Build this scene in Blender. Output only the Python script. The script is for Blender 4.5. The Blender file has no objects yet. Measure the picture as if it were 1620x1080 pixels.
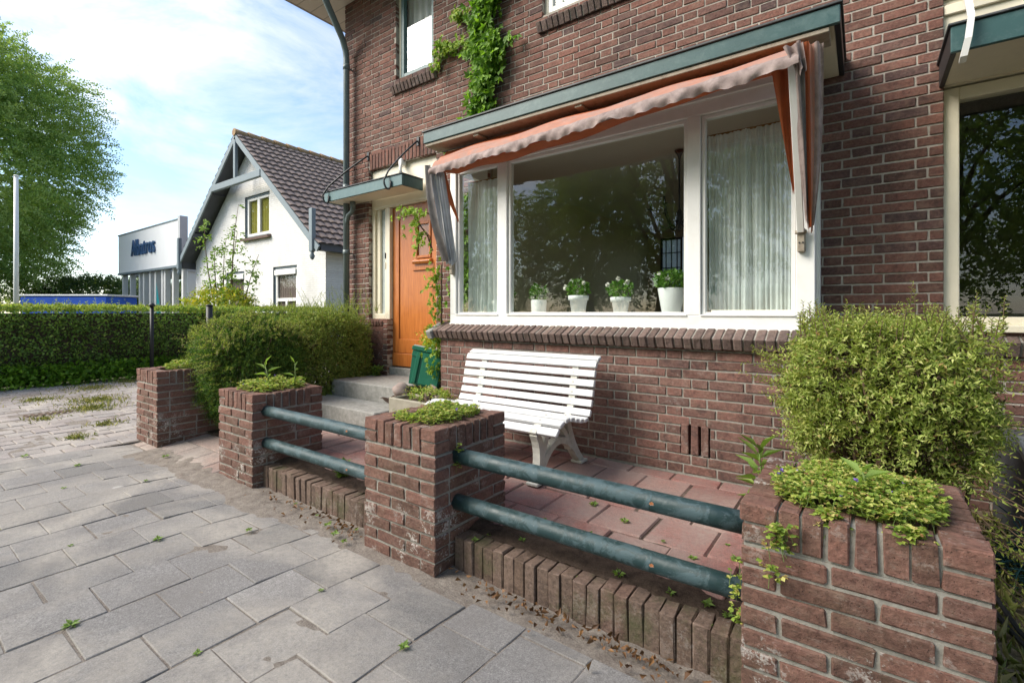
import bpy, math, random
import numpy as np
from mathutils import Vector, Matrix

random.seed(7)
rng = np.random.default_rng(7)
S = bpy.context.scene
COL = S.collection
R = math.radians

# ------------------------------------------------------------------ camera
cam_d = bpy.data.cameras.new("camera")
cam = bpy.data.objects.new("camera", cam_d)
COL.objects.link(cam)
cam.location = (0, 0, 1.25)
cam.rotation_euler = (R(90), 0, R(36))
cam_d.sensor_width = 36
cam_d.lens = 763 / 1620 * 36
cam_d.shift_y = -45.5 / 1620
cam_d.clip_start = 0.02
cam_d.clip_end = 3000
S.camera = cam

# ------------------------------------------------------------------ sky, sun, exposure
SUN_EL, SUN_AZ = 40.0, 222.0
SKY_STRENGTH, SUN_STRENGTH, EXPOSURE = 0.115, 2.75, 1.34
W = bpy.data.worlds.new("World")
S.world = W
W.use_nodes = True
wn = W.node_tree
wn.nodes.clear()
sky = wn.nodes.new("ShaderNodeTexSky")
sky.sky_type = 'NISHITA'
sky.sun_disc = False
sky.sun_elevation = R(SUN_EL)
sky.sun_rotation = R(SUN_AZ)
sky.air_density = 1.0
sky.dust_density = 0.5
sky.ozone_density = 2.0
wtc = wn.nodes.new("ShaderNodeTexCoord")
wmp = wn.nodes.new("ShaderNodeMapping")
wmp.inputs['Scale'].default_value = (1.0, 1.4, 3.2)
wmp.inputs['Location'].default_value = (0.3, 0.9, 0.2)
wnz = wn.nodes.new("ShaderNodeTexNoise")
wnz.inputs['Scale'].default_value = 1.7
wnz.inputs['Detail'].default_value = 9
wnz.inputs['Roughness'].default_value = 0.62
wnz.inputs['Distortion'].default_value = 0.5
wrp = wn.nodes.new("ShaderNodeValToRGB")
wrp.color_ramp.elements[0].position = 0.42
wrp.color_ramp.elements[0].color = (0, 0, 0, 1)
wrp.color_ramp.elements[1].position = 0.70
wrp.color_ramp.elements[1].color = (0.9, 0.9, 0.9, 1)
wmx = wn.nodes.new("ShaderNodeMixRGB")
wmx.inputs['Color2'].default_value = (2.9, 3.1, 3.4, 1)
wbg = wn.nodes.new("ShaderNodeBackground")
wbg.inputs['Strength'].default_value = SKY_STRENGTH
wout = wn.nodes.new("ShaderNodeOutputWorld")
# thin cloud is brighter towards the sun
wdot = wn.nodes.new("ShaderNodeVectorMath"); wdot.operation = 'DOT_PRODUCT'
wdot.inputs[1].default_value = (math.sin(R(SUN_AZ)) * math.cos(R(SUN_EL)), math.cos(R(SUN_AZ)) * math.cos(R(SUN_EL)), math.sin(R(SUN_EL)))
wmr = wn.nodes.new("ShaderNodeMapRange")
wmr.inputs['From Min'].default_value = 0.1
wmr.inputs['From Max'].default_value = 1.0
wmr.inputs['To Min'].default_value = 0.0
wmr.inputs['To Max'].default_value = 1.0
wcc = wn.nodes.new("ShaderNodeMixRGB")
wcc.inputs['Color1'].default_value = (2.2, 2.42, 2.75, 1)
wcc.inputs['Color2'].default_value = (9.0, 8.6, 8.0, 1)
wl = wn.links.new
wl(wtc.outputs['Generated'], wdot.inputs[0])
wl(wdot.outputs['Value'], wmr.inputs['Value'])
wl(wmr.outputs['Result'], wcc.inputs['Fac'])
wl(wcc.outputs['Color'], wmx.inputs['Color2'])
wl(wtc.outputs['Generated'], wmp.inputs['Vector'])
wl(wmp.outputs['Vector'], wnz.inputs['Vector'])
wl(wnz.outputs['Fac'], wrp.inputs['Fac'])
wl(wrp.outputs['Color'], wmx.inputs['Fac'])
wl(sky.outputs['Color'], wmx.inputs['Color1'])
wl(wmx.outputs['Color'], wbg.inputs['Color'])
wl(wbg.outputs['Background'], wout.inputs['Surface'])

sun_d = bpy.data.lights.new("sun", 'SUN')
sun_d.energy = SUN_STRENGTH
sun_d.angle = R(38)
sun_d.color = (1.0, 0.93, 0.82)
sun = bpy.data.objects.new("sun", sun_d)
COL.objects.link(sun)
sv = Vector((math.sin(R(SUN_AZ)) * math.cos(R(SUN_EL)), math.cos(R(SUN_AZ)) * math.cos(R(SUN_EL)), math.sin(R(SUN_EL))))
sun.rotation_euler = (-sv).to_track_quat('-Z', 'Y').to_euler()
sun.location = sv * 40

S.view_settings.view_transform = 'Standard'
S.view_settings.look = 'None'
S.view_settings.exposure = EXPOSURE
S.view_settings.gamma = 1
S.render.engine = 'CYCLES'
S.cycles.max_bounces = 8
S.cycles.transparent_max_bounces = 16
S.cycles.use_denoising = True
S.cycles.caustics_reflective = False
S.cycles.caustics_refractive = False

# ------------------------------------------------------------------ material helpers
class NT:
    def __init__(s, name):
        s.m = bpy.data.materials.new(name)
        s.m.use_nodes = True
        s.t = s.m.node_tree
        s.b = s.t.nodes['Principled BSDF']
        s.out = s.t.nodes['Material Output']
        s._tc = None
    def n(s, ty, **kw):
        nd = s.t.nodes.new("ShaderNode" + ty)
        for k, v in kw.items():
            setattr(nd, k, v)
        return nd
    def link(s, a, b):
        s.t.links.new(a, b)
    def setin(s, sock, v):
        if hasattr(v, 'is_output') or isinstance(v, bpy.types.NodeSocket):
            s.link(v, sock)
        else:
            sock.default_value = v
    def obj(s):
        if not s._tc:
            s._tc = s.n("TexCoord")
        return s._tc.outputs['Object']
    def island(s):
        return s.n("NewGeometry").outputs['Random Per Island']
    def mapping(s, scale=(1, 1, 1), rot=(0, 0, 0), loc=(0, 0, 0), vec=None):
        mp = s.n("Mapping")
        s.link(vec or s.obj(), mp.inputs['Vector'])
        mp.inputs['Scale'].default_value = scale
        mp.inputs['Rotation'].default_value = rot
        mp.inputs['Location'].default_value = loc
        return mp.outputs['Vector']
    def noise(s, scale, detail=4, rough=0.55, vec=None, dist=0.0):
        nz = s.n("TexNoise")
        s.link(vec or s.obj(), nz.inputs['Vector'])
        nz.inputs['Scale'].default_value = scale
        nz.inputs['Detail'].default_value = detail
        nz.inputs['Roughness'].default_value = rough
        nz.inputs['Distortion'].default_value = dist
        return nz.outputs['Fac']
    def voro(s, scale, vec=None, feature='F1', out='Distance'):
        v = s.n("TexVoronoi", feature=feature)
        s.link(vec or s.obj(), v.inputs['Vector'])
        v.inputs['Scale'].default_value = scale
        return v.outputs[out]
    def ramp(s, fac, stops, interp='LINEAR'):
        r = s.n("ValToRGB")
        r.color_ramp.interpolation = interp
        e = r.color_ramp.elements
        while len(e) < len(stops):
            e.new(0.5)
        for i, (p, c) in enumerate(stops):
            e[i].position = p
            if not isinstance(c, (tuple, list)):
                c = (c, c, c)
            e[i].color = (c[0], c[1], c[2], 1)
        s.link(fac, r.inputs['Fac'])
        return r.outputs['Color']
    def mix(s, fac, a, b, mode='MIX'):
        m = s.n("MixRGB", blend_type=mode)
        s.setin(m.inputs['Fac'], fac)
        for k, v in (('Color1', a), ('Color2', b)):
            if isinstance(v, (tuple, list)):
                v = (v[0], v[1], v[2], 1)
            s.setin(m.inputs[k], v)
        return m.outputs['Color']
    def math(s, op, a, b=0.0):
        m = s.n("Math", operation=op)
        s.setin(m.inputs[0], a)
        s.setin(m.inputs[1], b)
        return m.outputs[0]
    def bump(s, h, strength=0.5, dist=0.01):
        b = s.n("Bump")
        b.inputs['Strength'].default_value = strength
        b.inputs['Distance'].default_value = dist
        s.link(h, b.inputs['Height'])
        s.link(b.outputs['Normal'], s.b.inputs['Normal'])
    def col(s, c):
        if isinstance(c, (tuple, list)):
            c = (c[0], c[1], c[2], 1)
        s.setin(s.b.inputs['Base Color'], c)
    def rough(s, v):
        s.setin(s.b.inputs['Roughness'], v)
    def spec(s, v):
        s.b.inputs['Specular IOR Level'].default_value = v


def m_brick(name, cols, lime=0.0, moss=0.0, dark=0.0, bump=0.6):
    t = NT(name)
    base = t.ramp(t.island(), cols)
    big = t.noise(1.3, 3)
    base = t.mix(t.math('MULTIPLY', t.ramp(big, [(0.35, 0.0), (0.7, 1.0)]), 0.35), base, (0.055, 0.04, 0.036))
    fine = t.noise(60, 6, 0.7)
    base = t.mix(0.8, base, t.ramp(fine, [(0.28, 0.30), (0.72, 1.30)]), 'MULTIPLY')
    pits = t.ramp(t.voro(95), [(0.06, 1.0), (0.16, 0.0)])
    base = t.mix(t.math('MULTIPLY', pits, 0.55), base, (0.035, 0.028, 0.026))
    scr = t.ramp(t.noise(22, 5, 0.7, vec=t.mapping((1, 1, 3.5))), [(0.56, 0.0), (0.66, 1.0)])
    base = t.mix(t.math('MULTIPLY', scr, 0.30), base, (0.30, 0.22, 0.185))
    mid = t.noise(14, 5, 0.65)
    base = t.mix(t.ramp(mid, [(0.48, 0.0), (0.75, 0.5)]), base, (0.24, 0.16, 0.12))
    if dark:
        base = t.mix(t.math('MULTIPLY', t.ramp(t.noise(9, 6, 0.7, dist=1.0), [(0.5, 0.0), (0.68, 1.0)]), dark), base, (0.03, 0.024, 0.024))
    if lime:
        l1 = t.noise(7, 5, 0.7)
        l2 = t.noise(75, 5, 0.75)
        f = t.ramp(t.math('ADD', t.math('MULTIPLY', l1, 0.75), t.math('MULTIPLY', l2, 0.55)), [(0.71, 0.0), (0.76, 1.0)])
        f = t.math('MULTIPLY', f, t.ramp(t.noise(2.6, 3), [(0.42, 0.0), (0.6, 1.0)]))
        base = t.mix(t.math('MULTIPLY', f, lime), base, (0.48, 0.45, 0.42))
    if moss:
        f = t.ramp(t.noise(5, 6, 0.7), [(0.52, 0.0), (0.7, 1.0)])
        base = t.mix(t.math('MULTIPLY', f, moss), base, (0.075, 0.08, 0.035))
    t.col(base)
    t.rough(0.88)
    t.spec(0.25)
    t.bump(t.math('SUBTRACT', t.math('ADD', t.math('MULTIPLY', fine, 0.8), mid), pits), bump, 0.007)
    return t.m


def m_plain(name, c, rough=0.6, var=0.25, scale=8, spec=0.4, bump=0.15, metal=0.0, dirt=None, dirtamt=0.0, dirtscale=5):
    t = NT(name)
    nz = t.noise(scale, 5, 0.6)
    base = t.mix(1.0, c, t.ramp(nz, [(0.2, 1.0 - var), (0.8, 1.0)]), 'MULTIPLY')
    if dirt:
        f = t.ramp(t.noise(dirtscale, 7, 0.7, dist=0.4), [(0.5, 0.0), (0.72, 1.0)])
        base = t.mix(t.math('MULTIPLY', f, dirtamt), base, dirt)
    t.col(base)
    t.rough(rough)
    t.spec(spec)
    t.b.inputs['Metallic'].default_value = metal
    if bump:
        t.bump(t.noise(scale * 8, 5, 0.6), bump, 0.003)
    return t.m


def m_leaf(name, cols, trans=0.35, rough=0.55, clump=None):
    t = NT(name)
    base = t.ramp(t.island(), cols)
    if clump:
        f = t.ramp(t.noise(clump[0], 3), [(0.4, 0.0), (0.62, 1.0)])
        base = t.mix(t.math('MULTIPLY', f, clump[2]), base, clump[1])
    t.col(base)
    t.rough(rough)
    t.spec(0.3)
    tr = t.n("BsdfTranslucent")
    t.link(t.mix(1.0, base, (1.25, 1.35, 0.7), 'MULTIPLY'), tr.inputs['Color'])
    mx = t.n("MixShader")
    mx.inputs['Fac'].default_value = trans
    t.link(t.b.outputs['BSDF'], mx.inputs[1])
    t.link(tr.outputs['BSDF'], mx.inputs[2])
    t.link(mx.outputs['Shader'], t.out.inputs['Surface'])
    return t.m


def m_glass(name, ior=2.0, tint=(0.85, 0.9, 0.88)):
    t = NT(name)
    fr = t.n("Fresnel")
    g_ = t.n("NewGeometry")
    # same reflectance from both sides of the thin pane
    t.link(t.math('ADD', t.math('MULTIPLY', g_.outputs['Backfacing'], 1.0 / ior - ior), ior), fr.inputs['IOR'])
    tp = t.n("BsdfTransparent")
    tp.inputs['Color'].default_value = (*tint, 1)
    gl = t.n("BsdfGlossy")
    gl.inputs['Roughness'].default_value = 0.0
    bp = t.n("Bump")
    bp.inputs['Strength'].default_value = 0.02
    bp.inputs['Distance'].default_value = 0.02
    t.link(t.noise(2.2, 2), bp.inputs['Height'])
    t.link(bp.outputs['Normal'], gl.inputs['Normal'])
    mx = t.n("MixShader")
    t.link(fr.outputs['Fac'], mx.inputs['Fac'])
    t.link(tp.outputs['BSDF'], mx.inputs[1])
    t.link(gl.outputs['BSDF'], mx.inputs[2])
    t.link(mx.outputs['Shader'], t.out.inputs['Surface'])
    return t.m


def m_cloth(name, c, trans=0.3, dirt=None, amt=0.0, scale=6, rough=0.8):
    t = NT(name)
    nz = t.noise(scale, 6, 0.65)
    base = t.mix(1.0, c, t.ramp(nz, [(0.25, 0.75), (0.75, 1.05)]), 'MULTIPLY')
    if dirt:
        f = t.ramp(t.noise(scale * 0.8, 6, 0.7, dist=0.6), [(0.42, 0.0), (0.65, 1.0)])
        base = t.mix(t.math('MULTIPLY', f, amt), base, dirt)
    t.col(base)
    t.rough(rough)
    t.spec(0.2)
    tr = t.n("BsdfTranslucent")
    t.link(base, tr.inputs['Color'])
    mx = t.n("MixShader")
    mx.inputs['Fac'].default_value = trans
    t.link(t.b.outputs['BSDF'], mx.inputs[1])
    t.link(tr.outputs['BSDF'], mx.inputs[2])
    t.link(mx.outputs['Shader'], t.out.inputs['Surface'])
    t.bump(t.noise(220, 2), 0.15, 0.001)
    return t.m


M = {}
M['brick_house'] = m_brick("house brick", [(0.0, (0.132, 0.067, 0.052)), (0.25, (0.206, 0.097, 0.074)), (0.5, (0.247, 0.111, 0.083)), (0.72, (0.183, 0.083, 0.064)), (0.86, (0.097, 0.061, 0.058)), (1.0, (0.286, 0.138, 0.104))], dark=0.45)
M['brick_bay'] = m_brick("bay brick", [(0.0, (0.142, 0.072, 0.059)), (0.3, (0.217, 0.111, 0.089)), (0.55, (0.256, 0.127, 0.101)), (0.8, (0.163, 0.090, 0.076)), (1.0, (0.282, 0.154, 0.121))], dark=0.6, lime=0.15)
M['brick_pillar'] = m_brick("pillar brick", [(0.0, (0.134, 0.072, 0.054)), (0.4, (0.206, 0.108, 0.082)), (0.7, (0.242, 0.120, 0.091)), (1.0, (0.170, 0.090, 0.071))], lime=0.85, moss=0.2, bump=0.9)
M['brick_kerb'] = m_brick("kerb brick", [(0.0, (0.13, 0.088, 0.066)), (0.4, (0.165, 0.115, 0.09)), (0.75, (0.20, 0.14, 0.11)), (1.0, (0.17, 0.10, 0.078))], lime=0.2, moss=0.75, bump=0.9)
M['brick_sill'] = m_brick("sill brick", [(0.0, (0.12, 0.085, 0.075)), (0.5, (0.17, 0.12, 0.105)), (1.0, (0.22, 0.155, 0.135))], lime=0.2, moss=0.25, bump=0.8)


def m_mortar(name, c):
    t = NT(name)
    a, b = t.noise(30, 6, 0.7), t.noise(2.0, 4)
    base = t.mix(1.0, c, t.ramp(a, [(0.25, 0.55), (0.75, 1.1)]), 'MULTIPLY')
    base = t.mix(t.ramp(b, [(0.45, 0.0), (0.7, 0.5)]), base, (0.16, 0.14, 0.12))
    t.col(base)
    t.rough(0.95)
    t.spec(0.1)
    t.bump(t.noise(120, 4, 0.7), 0.6, 0.004)
    return t.m


M['mortar'] = m_mortar("mortar", (0.46, 0.415, 0.36))
M['mortar_dark'] = m_mortar("old mortar", (0.36, 0.34, 0.30))


def m_slab(name, cols, sand=(0.42, 0.38, 0.33), sandamt=0.8, grain=0.5, redspeck=None):
    t = NT(name)
    base = t.ramp(t.island(), cols)
    fine = t.noise(170, 3, 0.8)
    vor = t.voro(240)
    base = t.mix(0.9, base, t.ramp(fine, [(0.32, 0.50), (0.68, 1.38)]), 'MULTIPLY')
    base = t.mix(0.8, base, t.ramp(t.noise(48, 6, 0.8), [(0.3, 0.62), (0.7, 1.25)]), 'MULTIPLY')
    base = t.mix(t.ramp(vor, [(0.10, 0.35), (0.2, 0.0)]), base, (0.5, 0.48, 0.46))
    st = t.ramp(t.noise(4.2, 8, 0.72), [(0.40, 0.0), (0.66, 1.0)])
    base = t.mix(t.math('MULTIPLY', st, 0.55), base, (0.17, 0.155, 0.145))
    sp = t.ramp(t.noise(1.1, 5, 0.6, dist=0.6), [(0.46, 0.0), (0.66, 1.0)])
    base = t.mix(t.math('MULTIPLY', t.math('MULTIPLY', sp, sandamt), t.ramp(t.noise(42, 4, 0.8), [(0.3, 0.35), (0.6, 1.0)])), base, sand)
    white = t.ramp(t.voro(2.1), [(0.055, 1.0), (0.075, 0.0)])
    base = t.mix(t.math('MULTIPLY', white, 0.4), base, (0.55, 0.53, 0.5))
    drk = t.ramp(t.noise(11, 7, 0.75, dist=0.8), [(0.60, 0.0), (0.70, 1.0)])
    base = t.mix(t.math('MULTIPLY', drk, 0.18), base, (0.09, 0.08, 0.07))
    t.col(base)
    t.rough(0.92)
    t.spec(0.2)
    t.bump(t.math('ADD', fine, t.math('MULTIPLY', t.noise(35, 4), 0.7)), 0.45, 0.004)
    return t.m


M['slab'] = m_slab("concrete slab", [(0.0, (0.186, 0.178, 0.170)), (0.3, (0.236, 0.225, 0.217)), (0.6, (0.256, 0.243, 0.234)), (0.85, (0.216, 0.205, 0.198)), (1.0, (0.301, 0.285, 0.272))])
M['paver'] = m_slab("worn paver", [(0.0, (0.30, 0.27, 0.25)), (0.5, (0.36, 0.32, 0.30)), (1.0, (0.31, 0.26, 0.24))], sandamt=0.9)
M['redtile'] = m_slab("red patio tile", [(0.0, (0.240, 0.104, 0.088)), (0.45, (0.304, 0.132, 0.112)), (0.8, (0.280, 0.152, 0.132)), (1.0, (0.336, 0.200, 0.172))], sand=(0.320, 0.248, 0.216), sandamt=0.9)
M['pathtile'] = m_slab("old path tile", [(0.0, (0.30, 0.25, 0.22)), (0.5, (0.34, 0.25, 0.215)), (1.0, (0.29, 0.19, 0.16))], sandamt=0.9)


def m_soil(name, a, b, sc=18):
    t = NT(name)
    n1, n2 = t.noise(sc, 8, 0.75), t.noise(sc * 7, 4, 0.8)
    base = t.mix(t.ramp(n1, [(0.35, 0.0), (0.68, 1.0)]), a, b)
    base = t.mix(0.7, base, t.ramp(n2, [(0.3, 0.35), (0.7, 1.25)]), 'MULTIPLY')
    t.col(base)
    t.rough(0.97)
    t.spec(0.1)
    t.bump(t.math('ADD', n1, t.math('MULTIPLY', n2, 0.6)), 0.9, 0.012)
    return t.m


M['sand'] = m_soil("joint sand", (0.33, 0.29, 0.25), (0.20, 0.165, 0.14))
M['patiosand'] = m_soil("patio joint sand", (0.22, 0.17, 0.14), (0.09, 0.065, 0.05), 30)
M['soil'] = m_soil("dark soil", (0.055, 0.038, 0.03), (0.13, 0.092, 0.07), 25)
M['drysoil'] = m_soil("dry soil and straw", (0.16, 0.125, 0.085), (0.30, 0.25, 0.16), 12)
M['ground'] = m_soil("far ground", (0.06, 0.08, 0.03), (0.12, 0.12, 0.06), 0.6)
M['asphalt'] = m_soil("asphalt", (0.05, 0.05, 0.05), (0.065, 0.064, 0.062), 8)
M['white'] = m_plain("white paint", (0.80, 0.79, 0.76), 0.4, 0.08, 5, bump=0.06, dirt=(0.55, 0.51, 0.44), dirtamt=0.25, dirtscale=7)
M['cream'] = m_plain("cream paint", (0.78, 0.71, 0.56), 0.35, 0.08, 4, bump=0.05, dirt=(0.5, 0.44, 0.33), dirtamt=0.2)
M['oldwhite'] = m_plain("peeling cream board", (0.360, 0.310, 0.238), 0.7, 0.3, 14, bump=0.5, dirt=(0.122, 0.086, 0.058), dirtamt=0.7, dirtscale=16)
M['benchwhite'] = m_plain("bench white paint", (0.620, 0.620, 0.620), 0.42, 0.10, 9, bump=0.12, dirt=(0.360, 0.360, 0.333), dirtamt=0.45, dirtscale=13)
M['cast'] = m_plain("cast leg paint", (0.62, 0.60, 0.53), 0.75, 0.3, 20, bump=0.5, dirt=(0.22, 0.22, 0.12), dirtamt=0.6, dirtscale=9)
M['teal'] = m_plain("teal fascia paint", (0.040, 0.098, 0.10), 0.42, 0.25, 5, bump=0.15, dirt=(0.16, 0.23, 0.22), dirtamt=0.35, dirtscale=9)
M['teal_light'] = m_plain("sunfaded teal paint", (0.095, 0.17, 0.175), 0.45, 0.2, 5, bump=0.1, dirt=(0.25, 0.31, 0.3), dirtamt=0.3, dirtscale=11)
M['flash'] = m_plain("lead flashing", (0.05, 0.055, 0.06), 0.5, 0.3, 6, bump=0.3, dirt=(0.2, 0.2, 0.2), dirtamt=0.4)
M['black'] = m_plain("black iron", (0.02, 0.022, 0.024), 0.45, 0.2, 9)
M['rubber'] = m_plain("black rubber", (0.018, 0.018, 0.02), 0.5, 0.2, 9)
M['greypipe'] = m_plain("grey green downpipe", (0.13, 0.165, 0.165), 0.38, 0.2, 6, bump=0.1, dirt=(0.24, 0.27, 0.26), dirtamt=0.3, dirtscale=4)
M['brass'] = m_plain("aged brass", (0.30, 0.19, 0.08), 0.4, 0.3, 40, metal=0.7)
M['stone'] = m_plain("weathered bluestone", (0.37, 0.36, 0.335), 0.88, 0.5, 26, bump=0.8, dirt=(0.12, 0.115, 0.10), dirtamt=0.7, dirtscale=5)
M['darkstone'] = m_plain("dark slab", (0.07, 0.072, 0.075), 0.7, 0.3, 10, bump=0.3)
M['trough'] = m_plain("concrete trough", (0.36, 0.33, 0.26), 0.9, 0.35, 14, bump=0.7, dirt=(0.15, 0.14, 0.09), dirtamt=0.5)
M['rock'] = m_plain("pink granite", (0.36, 0.28, 0.25), 0.9, 0.4, 10, bump=0.9, dirt=(0.2, 0.17, 0.15), dirtamt=0.6, dirtscale=14)
M['green_plastic'] = m_plain("green plastic", (0.012, 0.13, 0.075), 0.35, 0.15, 5, bump=0.05, dirt=(0.05, 0.19, 0.13), dirtamt=0.3, dirtscale=13)
M['green_dark'] = m_plain("dark green plastic", (0.008, 0.06, 0.04), 0.4, 0.15, 5, bump=0.05)
M['greylid'] = m_plain("sunbleached lid", (0.42, 0.47, 0.44), 0.5, 0.2, 12)
M['netting'] = m_plain("green netting", (0.012, 0.06, 0.055), 0.6, 0.5, 30)
M['bark'] = m_plain("bark", (0.11, 0.085, 0.06), 0.95, 0.5, 25, bump=1.0)
M['twig'] = m_plain("twig", (0.15, 0.095, 0.06), 0.9, 0.4, 30, bump=0.3)
M['stem'] = m_plain("green stem", (0.14, 0.20, 0.05), 0.7, 0.3, 20, bump=0.0)
M['roomwall'] = m_plain("room wall", (0.620, 0.529, 0.380), 0.9, 0.15, 2, bump=0.1)
M['roomfloor'] = m_plain("room floor", (0.16, 0.09, 0.045), 0.5, 0.3, 3)
M['roomceil'] = m_plain("room ceiling", (0.62, 0.56, 0.46), 0.9, 0.1, 2)
M['pot'] = m_plain("white glazed pot", (0.78, 0.80, 0.79), 0.3, 0.05, 6, bump=0.03)
M['petal'] = m_plain("white petal", (0.8, 0.79, 0.72), 0.6, 0.1, 9, bump=0)
M['violet'] = m_plain("violet petal", (0.25, 0.14, 0.55), 0.6, 0.2, 9, bump=0)
M['orange'] = m_cloth("orange awning cloth", (0.527, 0.145, 0.055), 0.35, (0.357, 0.128, 0.076), 0.5, 5)
M['lining'] = m_cloth("shaded orange lining", (0.46, 0.14, 0.06), 0.2, (0.30, 0.11, 0.07), 0.6, 5)
M['faded'] = m_cloth("faded pink awning cloth", (0.43, 0.34, 0.315), 0.2, (0.22, 0.17, 0.16), 0.85, 13)
M['salmon'] = m_cloth("salmon awning cloth", (0.60, 0.30, 0.22), 0.3, (0.40, 0.30, 0.27), 0.7, 7)
M['greycloth'] = m_cloth("grey white awning cloth", (0.52, 0.55, 0.60), 0.3, (0.33, 0.34, 0.36), 0.6, 9)
M['darkcloth'] = m_cloth("mildewed grey cloth", (0.20, 0.185, 0.18), 0.15, (0.09, 0.085, 0.085), 0.7, 12)
M['curtain'] = m_cloth("net curtain", (0.91, 0.96, 0.94), 0.55, rough=0.9)
M['blind'] = m_cloth("white blind", (0.92, 0.92, 0.92), 0.3, rough=0.9)
M['yellowblind'] = m_cloth("yellow curtain", (0.465, 0.390, 0.075), 0.3, rough=0.9)
M['brownblind'] = m_plain("brown shutter", (0.20, 0.13, 0.11), 0.7, 0.3, 12)
M['glass'] = m_glass("window glass", 1.85, (0.95, 0.98, 0.965))
M['glass_far'] = m_glass("far glass", 1.55, (0.85, 0.9, 0.9))
M['frost'] = m_cloth("frosted leaded glass", (0.42, 0.46, 0.46), 0.5, rough=0.4)
M['leadglass'] = m_plain("frosted glass", (0.5, 0.55, 0.55), 0.2, 0.3, 90, spec=0.6, bump=1.0)
M['whitewall'] = None
M['blue'] = m_cloth("blue tarpaulin", (0.025, 0.10, 0.52), 0.1, (0.05, 0.15, 0.6), 0.5, 3, rough=0.5)
M['galv'] = m_plain("galvanised metal", (0.55, 0.56, 0.57), 0.45, 0.1, 6)
M['slateblue'] = m_plain("blue grey timber", (0.20, 0.245, 0.27), 0.6, 0.15, 5)
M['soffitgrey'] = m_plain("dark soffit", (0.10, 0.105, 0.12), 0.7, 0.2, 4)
M['teal_banner'] = m_plain("teal banner", (0.02, 0.32, 0.34), 0.5, 0.1, 5)


def m_sheet():
    t = NT("corrugated white sheet")
    w = t.n("TexWave", wave_type='BANDS', bands_direction='X')
    t.link(t.obj(), w.inputs['Vector'])
    w.inputs['Scale'].default_value = 2.2
    base = t.mix(1.0, (0.85, 0.85, 0.85), t.ramp(w.outputs['Fac'], [(0.0, 0.86), (0.3, 1.0)]), 'MULTIPLY')
    t.col(base)
    t.rough(0.5)
    t.bump(w.outputs['Fac'], 0.5, 0.02)
    return t.m


M['sheet'] = m_sheet()


def m_whitebrick():
    t = NT("whitewashed brick")
    b = t.n("TexBrick")
    t.link(t.mapping(rot=(R(-90), 0, 0)), b.inputs['Vector'])
    b.inputs['Scale'].default_value = 1.0
    b.inputs['Brick Width'].default_value = 0.22
    b.inputs['Row Height'].default_value = 0.065
    b.inputs['Mortar Size'].default_value = 0.006
    b.inputs['Mortar Smooth'].default_value = 0.4
    b.inputs['Color1'].default_value = (0.70, 0.69, 0.665, 1)
    b.inputs['Color2'].default_value = (0.64, 0.63, 0.61, 1)
    b.inputs['Mortar'].default_value = (0.58, 0.57, 0.55, 1)
    st = t.ramp(t.noise(0.9, 6, 0.65, vec=t.mapping((1, 1, 0.35))), [(0.48, 0.0), (0.72, 0.65)])
    t.col(t.mix(st, b.outputs['Color'], (0.42, 0.41, 0.39)))
    t.rough(0.85)
    h = t.math('SUBTRACT', t.noise(20, 4), b.outputs['Fac'])
    t.bump(h, 0.6, 0.012)
    return t.m


M['whitewall'] = m_whitebrick()


def m_rail():
    t = NT("chipped teal pipe paint")
    n1 = t.noise(13, 8, 0.74, dist=0.9)
    n2 = t.noise(5, 5, 0.65, vec=t.mapping((1, 1, 1), loc=(7, 3, 1)))
    base = t.mix(t.ramp(n1, [(0.49, 0.0), (0.56, 1.0)]), (0.013, 0.038, 0.041), (0.048, 0.085, 0.095))
    base = t.mix(t.ramp(t.noise(45, 5, 0.7), [(0.6, 0.0), (0.72, 0.4)]), base, (0.22, 0.27, 0.29))
    rust = t.ramp(n2, [(0.645, 0.0), (0.655, 1.0)])
    base = t.mix(rust, base, t.ramp(t.noise(60, 3), [(0.4, (0.30, 0.10, 0.03)), (0.6, (0.50, 0.38, 0.28))]))
    t.col(base)
    t.rough(t.ramp(n1, [(0.4, 0.42), (0.6, 0.7)]))
    t.bump(t.math('SUBTRACT', n1, t.math('MULTIPLY', rust, 0.7)), 0.5, 0.006)
    return t.m


M['rail'] = m_rail()


def m_rooftile():
    t = NT("concrete roof tiles")
    base = t.mix(t.noise(1.2, 6, 0.7), (0.155, 0.115, 0.10), (0.26, 0.205, 0.18))
    base = t.mix(0.6, base, t.ramp(t.noise(30, 4, 0.7), [(0.3, 0.5), (0.7, 1.2)]), 'MULTIPLY')
    li = t.ramp(t.noise(6, 6, 0.75), [(0.56, 0.0), (0.7, 0.55)])
    base = t.mix(li, base, (0.36, 0.25, 0.14))
    t.col(base)
    t.rough(0.85)
    t.bump(t.noise(40, 4), 0.4, 0.01)
    return t.m


M['rooftile'] = m_rooftile()
M['ridge'] = m_plain("lichen ridge tile", (0.40, 0.26, 0.13), 0.9, 0.5, 9, bump=0.6, dirt=(0.2, 0.17, 0.15), dirtamt=0.7, dirtscale=5)


def m_wood():
    t = NT("varnished orange wood")
    v = t.mapping((30, 30, 1.6))
    g = t.noise(2.4, 8, 0.65, vec=v, dist=1.2)
    base = t.ramp(g, [(0.25, (0.25, 0.068, 0.016)), (0.5, (0.43, 0.135, 0.03)), (0.75, (0.54, 0.195, 0.05))])
    t.col(base)
    t.rough(0.3)
    t.spec(0.5)
    t.bump(g, 0.08, 0.003)
    return t.m


M['wood'] = m_wood()


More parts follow.
